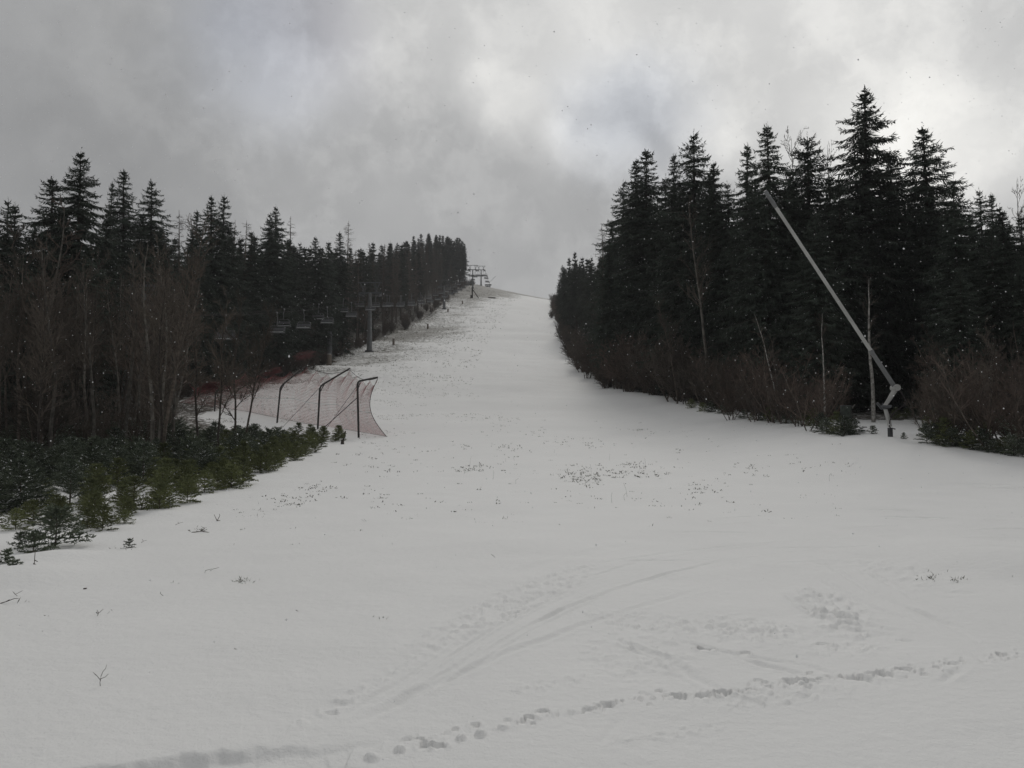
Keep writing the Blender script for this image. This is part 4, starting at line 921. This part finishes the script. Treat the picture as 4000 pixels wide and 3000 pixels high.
mb = MB(); g1 = S[:, :-1].reshape(-1, 3); g2 = S[:, 1:].reshape(-1, 3); segs(mb, g1, g2, .0055, .0055, 3)
g1 = S[:-1].reshape(-1, 3); g2 = S[1:].reshape(-1, 3); segs(mb, g1, g2, .0078, .0078, 3)
root = empty('safety_net', bot[0]); ml = -bot[0]
mb.v = [v + ml for v in mb.v]; mb.build('netting', M_net, root)
mb = MB(); tube(mb, rope + ml, .014, 5); edge = S[0] + ml; tube(mb, edge, .018, 5); tube(mb, S[:, -1] + ml, .012, 5)
ii = [i for i in range(nk) if abs((fr[i] * 4) % 1) < .04 or i == 0]
segs(mb, rope[ii] + ml, S[ii, 0] + ml, .009, .009, 4); tube(mb, S[:, 20] + ml + [0, -.01, 0], .009, 4); mb.build('border_rope', M_rope, root)
tag(root, 'long red safety net hung on bent posts beside the piste', 'safety net')
# bundled netting farther along
def bundle(pts, rad, lb):
    r_ = np.random.default_rng(abs(int(pts[0][0] * 10))); mb = MB(); pts = np.array(pts); c = pts[0].copy(); P_ = ipl(pts, np.linspace(0, 1, 60)) - c
    for k in range(110):
        off = rvec(r_, 1, rad)[0] * [1, .6, 1]; wv = np.cumsum(rvec(r_, 60, rad * .16), 0); wv -= np.linspace(0, 1, 60)[:, None] * wv[-1]; a = r_.integers(0, 30); tube(mb, (P_ + off + wv)[a:a + 30], .012, 3, caps=False)
    root = empty('folded_netting', c); mb.build('netting', M_netdark, root); mb = MB(); tube(mb, P_ + [0, 0, rad * 1.2], .02, 5); mb.build('rope', M_rope, root); tag(root, lb, 'netting', 'red netting gathered on its rope')
bundle([at(770, 1515, 66), at(880, 1498, 67)], .15, 'red netting gathered up behind the bare trees')
bundle([at(1020, 1462, 74), at(1100, 1446, 76)], .12, 'red netting bunched above the left bent post')
bundle([at(1150, 1400, 98), at(1230, 1378, 103)], .2, 'dull red netting bundled at the edge of the wood, farther up')

# ------------------------------------------------------------------ snow lance on the right
Y0 = 33.0; base = ground(3478, 1706); Y0 = base[1]; base = at(3478, 1708, Y0); base[2] = h1(base[0], base[1]); root = empty('snow_lance', base)
Pj = at(3456, 1588, Y0); Hh = at(3497, 1515, Y0 - .1); Mid = at(3403, 1372, Y0 - .3); Tp = at(2990, 748, Y0 - 1.6); sc = Y0 / F
mb = MB(); tube(mb, [base * 0 + [0, 0, -.3], [0, 0, .36]], 9.5 * sc, 12); mb.build('ground_socket', M_darksteel, root)
mb = MB(); tube(mb, [np.array([0, 0, .4]), Pj - base], [8.2 * sc, 7.4 * sc], 14); mb.build('stand_pipe', M_lance, root)
mb = MB(); tube(mb, [Pj - base - [0, 0, .12], Pj - base + [0, 0, .14]], 9.5 * sc, 12); tube(mb, [Pj - base + [-.18, -.12, 0], Pj - base + [.2, -.12, 0]], 6 * sc, 8); beam(mb, Pj - base + [-.1, 0, -.1], Pj - base + [-.30, 0, .14], .06, .10); mb.build('swivel', M_greysteel, root)
mb = MB()
for o in (-.07, .07): beam(mb, Pj - base + [o, .12 * np.sign(o), 0], Hh - base + [o * .3, .1 * np.sign(o), 0], .05, .13)
tube(mb, [Pj - base + [.16, 0, .15], Hh - base + [.05, 0, -.12]], .035, 8); mb.build('lifting_arm', M_lance, root)
mb = MB(); box(mb, Hh - base, (.20, .26, .18)); tube(mb, [Hh - base + [0, -.2, 0], Hh - base + [0, .2, 0]], .13, 12); mb.build('hinge', M_lance, root)
dl = norm(Tp - Hh); lowend = Hh - dl * .1
mb = MB(); tube(mb, [lowend - base, Mid - base], [8.6 * sc, 8 * sc], 14); tube(mb, [Mid - base - dl * .1, Mid - base + dl * .06], 9 * sc, 14); mb.build('lower_tube', M_steel, root)
mb = MB(); tube(mb, [Mid - base, Tp - base], [6.9 * sc, 5.9 * sc], 14); mb.build('upper_tube', M_lance, root)
mb = MB(); tube(mb, [Tp - base - dl * .75, Tp - base - dl * .6, Tp - base, Tp - base + dl * .03], [6.2 * sc, 7.4 * sc, 7.4 * sc, 5.5 * sc], 12)
sd_ = norm(np.cross(dl, [0, 1, 0]))
for k in range(5): tube(mb, [Tp - base - dl * (.1 + k * .12), Tp - base - dl * (.1 + k * .12) + sd_ * .09 * (1 if k % 2 else -1)], .022, 6)
mb.build('nozzle_head', M_steel, root)
mb = MB(); hp = [Hh - base + [.12, -.1, -.1], Hh - base + [.32, -.15, -.6], Pj - base + [.25, -.15, -.3], Pj - base + [.12, -.1, -.8], np.array([.15, -.12, .3])]
tube(mb, smooth_line(hp, 6), .022, 6); mb.build('hose', M_rope, root)
tag(root, 'long grey snow lance tilted on a bent stand at the right', 'snow lance')
q = ground(3306, 1692); s = q[1] / F; root = empty('hydrant_box', q); mb = MB(); w_ = 62 * s / 2; 
tube(mb, [(0, 0, -.2), (0, 0, 105 * s)], [24 * s, 20 * s], 4); mb.build('cabinet', M_greenpaint, root)
mb = MB(); tube(mb, [(0, 0, 105 * s), (0, 0, 108 * s)], [22 * s, 21 * s], 4); mb.build('lid', M_darksteel, root); mb = MB(); box(mb, (10 * s, -10 * s, 76 * s), (4 * s, 4 * s, 8 * s), rotz(-.78)); mb.build('handle', M_steel, root)
root.rotation_euler = (0, 0, R(45 + 8)); tag(root, 'dark green upright hydrant box half hidden by low bushes', 'hydrant box')

# ------------------------------------------------------------------ falling snow
r = np.random.default_rng(99); nfl = 9000; yv = 2.2 + 34 * r.random(nfl) ** .55; xv = (r.random(nfl) - .5) * 1.5 * yv; zv = 1.7 + (r.random(nfl) - .35) * 1.15 * yv
ok = zv > H(xv, yv) + .05; yv, xv, zv = yv[ok], xv[ok], zv[ok]; m_ = len(xv)
ic = np.array([(0, 0, 1), (0, 0, -1), (1, 0, 0), (-1, 0, 0), (0, 1, 0), (0, -1, 0)], float); fc = np.array([(0, 2, 4), (0, 4, 3), (0, 3, 5), (0, 5, 2), (1, 4, 2), (1, 3, 4), (1, 5, 3), (1, 2, 5)])
sz = (.0024 + .0050 * r.random(m_) ** 3)[:, None, None] * r.uniform(.5, 1.3, (m_, 1, 3)) * (1 + yv / 16)[:, None, None]
Vf = np.stack([xv, yv, zv], -1)[:, None, :] + (ic + 0)[None] * sz; mb = MB(); mb.add(Vf.reshape(-1, 3), (np.arange(m_) * 6)[:, None, None].repeat(8, 1).reshape(-1, 1) + np.tile(fc, (m_, 1)), 0)
tag(mb.build('falling_snow', M_snowbit), 'sparse snowflakes falling through the air', 'snowflakes', kind='stuff')

# ------------------------------------------------------------------ haze
mh = bpy.data.materials.new('haze_air'); mh.use_nodes = True; nt = mh.node_tree; nt.nodes.remove(nt.nodes['Principled BSDF'])
pv = nt.nodes.new('ShaderNodeVolumePrincipled'); pv.inputs['Color'].default_value = (.80, .81, .82, 1); pv.inputs['Density'].default_value = .00045; pv.inputs['Anisotropy'].default_value = 0.0
nt.links.new(pv.outputs[0], nt.nodes['Material Output'].inputs['Volume'])
mb = MB(); zlo = float(GZ.min()) - 1; box(mb, (0, 0, (zlo + 118) / 2), (1804, 1804, 118 - zlo)); hz = mb.build('haze', mh); tag(hz, 'thin grey winter haze in the air', 'haze', kind='stuff')

# ------------------------------------------------------------------ sky and light
w = bpy.data.worlds.new('World'); scene.world = w; w.use_nodes = True; nt = w.node_tree; N = nt.nodes; L = nt.links
bg = N['Background']; bg.inputs['Strength'].default_value = .1
SUN_EL, SUN_AZ = R(36), R(8)      # azimuth to the right of the view axis
sky = N.new('ShaderNodeTexSky'); sky.sky_type = 'NISHITA'; sky.sun_disc = False; sky.sun_elevation = SUN_EL; sky.sun_rotation = SUN_AZ; sky.air_density = 1; sky.dust_density = 2
tc = N.new('ShaderNodeTexCoord')
def vmath(op, a, b_=None, scale=None):
    n = N.new('ShaderNodeVectorMath'); n.operation = op
    for i, v in enumerate((a, b_)):
        if v is None: continue
        if isinstance(v, (tuple, list)): n.inputs[i].default_value = v
        else: L.new(v, n.inputs[i])
    if scale is not None: n.inputs['Scale'].default_value = scale
    return n
def wm(op, a, b_=None, clamp=False):
    n = N.new('ShaderNodeMath'); n.operation = op; n.use_clamp = clamp
    for i, v in enumerate((a, b_)):
        if v is None: continue
        if isinstance(v, (int, float)): n.inputs[i].default_value = v
        else: L.new(v, n.inputs[i])
    return n.outputs[0]
def wn(vec, scale, det, rough=.5):
    n = N.new('ShaderNodeTexNoise'); n.inputs['Scale'].default_value = scale; n.inputs['Detail'].default_value = det; n.inputs['Roughness'].default_value = rough; L.new(vec, n.inputs['Vector']); return n
D0 = vmath('NORMALIZE', tc.outputs['Generated']).outputs[0]
w1 = vmath('SCALE', vmath('SUBTRACT', wn(D0, 3.2, 3).outputs['Color'], (.5, .5, .5)).outputs[0], scale=.11).outputs[0]
w2 = vmath('SCALE', vmath('SUBTRACT', wn(D0, 11, 5, .6).outputs['Color'], (.5, .5, .5)).outputs[0], scale=.07).outputs[0]
DD = vmath('ADD', vmath('ADD', D0, w1).outputs[0], w2).outputs[0]
def lobe(px, py, rad, amp):
    d = ray(px, py); d = d / np.linalg.norm(d); ds = vmath('DISTANCE', DD, tuple(float(v) for v in d)).outputs['Value']
    mr = N.new('ShaderNodeMapRange'); mr.interpolation_type = 'SMOOTHERSTEP'; mr.inputs['From Min'].default_value = 0; mr.inputs['From Max'].default_value = rad / F; mr.inputs['To Min'].default_value = amp; mr.inputs['To Max'].default_value = 0
    L.new(ds, mr.inputs['Value']); return mr.outputs[0]
lum = None
LOBES = [(2200, 500, 9000, .22), (0, 300, 1600, -.06), (500, 750, 1300, -.04), (0, 1000, 1300, -.03), (1650, 760, 650, .0), (1120, 360, 330, .12), (900, 300, 300, .05), (1380, 330, 300, .05), (1060, 110, 380, -.10), (1300, 190, 240, -.06), (1650, 130, 480, .16),
         (2230, 130, 600, .24), (1930, 370, 260, .16), (2110, 450, 200, .12), (2250, 530, 190, .17), (2400, 610, 170, .15), (2520, 690, 150, .10), (2430, 420, 260, -.07), (2560, 530, 150, -.05), (2780, 480, 230, .22), (3000, 100, 900, .22), (3450, 560, 520, .26), (3850, 660, 560, .24), (3750, 100, 800, .20),
         (2150, 850, 500, .0), (3120, 400, 260, -.06), (3900, 330, 260, -.05), (3350, 200, 300, -.05)]
for l in LOBES:
    o = lobe(*l); lum = o if lum is None else wm('ADD', lum, o)
fine = wm('MULTIPLY', wm('SUBTRACT', wn(vmath('ADD', D0, w1).outputs[0], 5.5, 8, .56).outputs['Fac'], .5), .30)
bil = wn(vmath('ADD', D0, w2).outputs[0], 13, 9, .6).outputs['Fac']
mrb = N.new('ShaderNodeMapRange'); mrb.interpolation_type = 'SMOOTHSTEP'; mrb.inputs['From Min'].default_value = .42; mrb.inputs['From Max'].default_value = .64; mrb.inputs['To Min'].default_value = -.035; mrb.inputs['To Max'].default_value = .06; L.new(bil, mrb.inputs['Value'])
patch = lobe(1500, 250, 1500, .9); patch2 = lobe(3200, 400, 2200, 1.0)
wisp = wm('ADD', wm('MULTIPLY', fine, wm('ADD', .55, wm('MULTIPLY', wm('MAXIMUM', patch, patch2), .55))), wm('MULTIPLY', mrb.outputs[0], wm('ADD', .12, wm('MAXIMUM', patch, patch2))))
lum = wm('ADD', wm('ADD', lum, wisp), .262)
lum = wm('MAXIMUM', lum, .16)
blue = wm('MINIMUM', wm('ADD', wm('ADD', lobe(1060, 130, 520, .9), lobe(2480, 430, 480, .0)), lobe(1300, 230, 320, .4)), 1.0)
tint = N.new('ShaderNodeMixRGB'); L.new(lum, tint.inputs[0]); tint.inputs[1].default_value = (.97, .99, 1.03, 1); tint.inputs[2].default_value = (1.01, 1.0, .965, 1)
cl = vmath('SCALE', tint.outputs[0], scale=1.0); L.new(wm('MULTIPLY', lum, 10.0), cl.inputs['Scale'])
# thin places let the blue sky through
bl2 = wm('MINIMUM', wm('ADD', lobe(1080, 140, 520, 1.0), lobe(2470, 440, 420, .9)), 1.0)
tb = N.new('ShaderNodeMixRGB'); L.new(bl2, tb.inputs[0]); tb.inputs[1].default_value = (1, 1, 1, 1); tb.inputs[2].default_value = (.955, .99, 1.065, 1); cl = vmath('MULTIPLY', cl.outputs[0], tb.outputs[0])
mxs = N.new('ShaderNodeMixRGB'); L.new(wm('MULTIPLY', blue, .18), mxs.inputs[0]); L.new(cl.outputs[0], mxs.inputs[1]); L.new(sky.outputs[0], mxs.inputs[2])
L.new(mxs.outputs[0], bg.inputs['Color'])
w.cycles.sampling_method = 'MANUAL'; w.cycles.sample_map_resolution = 512
sl = bpy.data.lights.new('sun', 'SUN'); sl.energy = .8; sl.angle = R(12); sl.color = (1, .97, .92)
so = bpy.data.objects.new('sun', sl); col.objects.link(so)
dv = Vector((math.sin(SUN_AZ) * math.cos(SUN_EL), math.cos(SUN_AZ) * math.cos(SUN_EL), math.sin(SUN_EL))); so.rotation_euler = dv.to_track_quat('Z', 'Y').to_euler(); so.location = (40, 40, 60)
vs = scene.view_settings; vs.view_transform = 'Standard'; vs.look = 'None'; vs.exposure = 0; vs.gamma = 1
scene.cycles.max_bounces = 5; scene.cycles.diffuse_bounces = 3; scene.cycles.volume_bounces = 0; scene.cycles.use_denoising = True
scene.cycles.volume_step_rate = 1
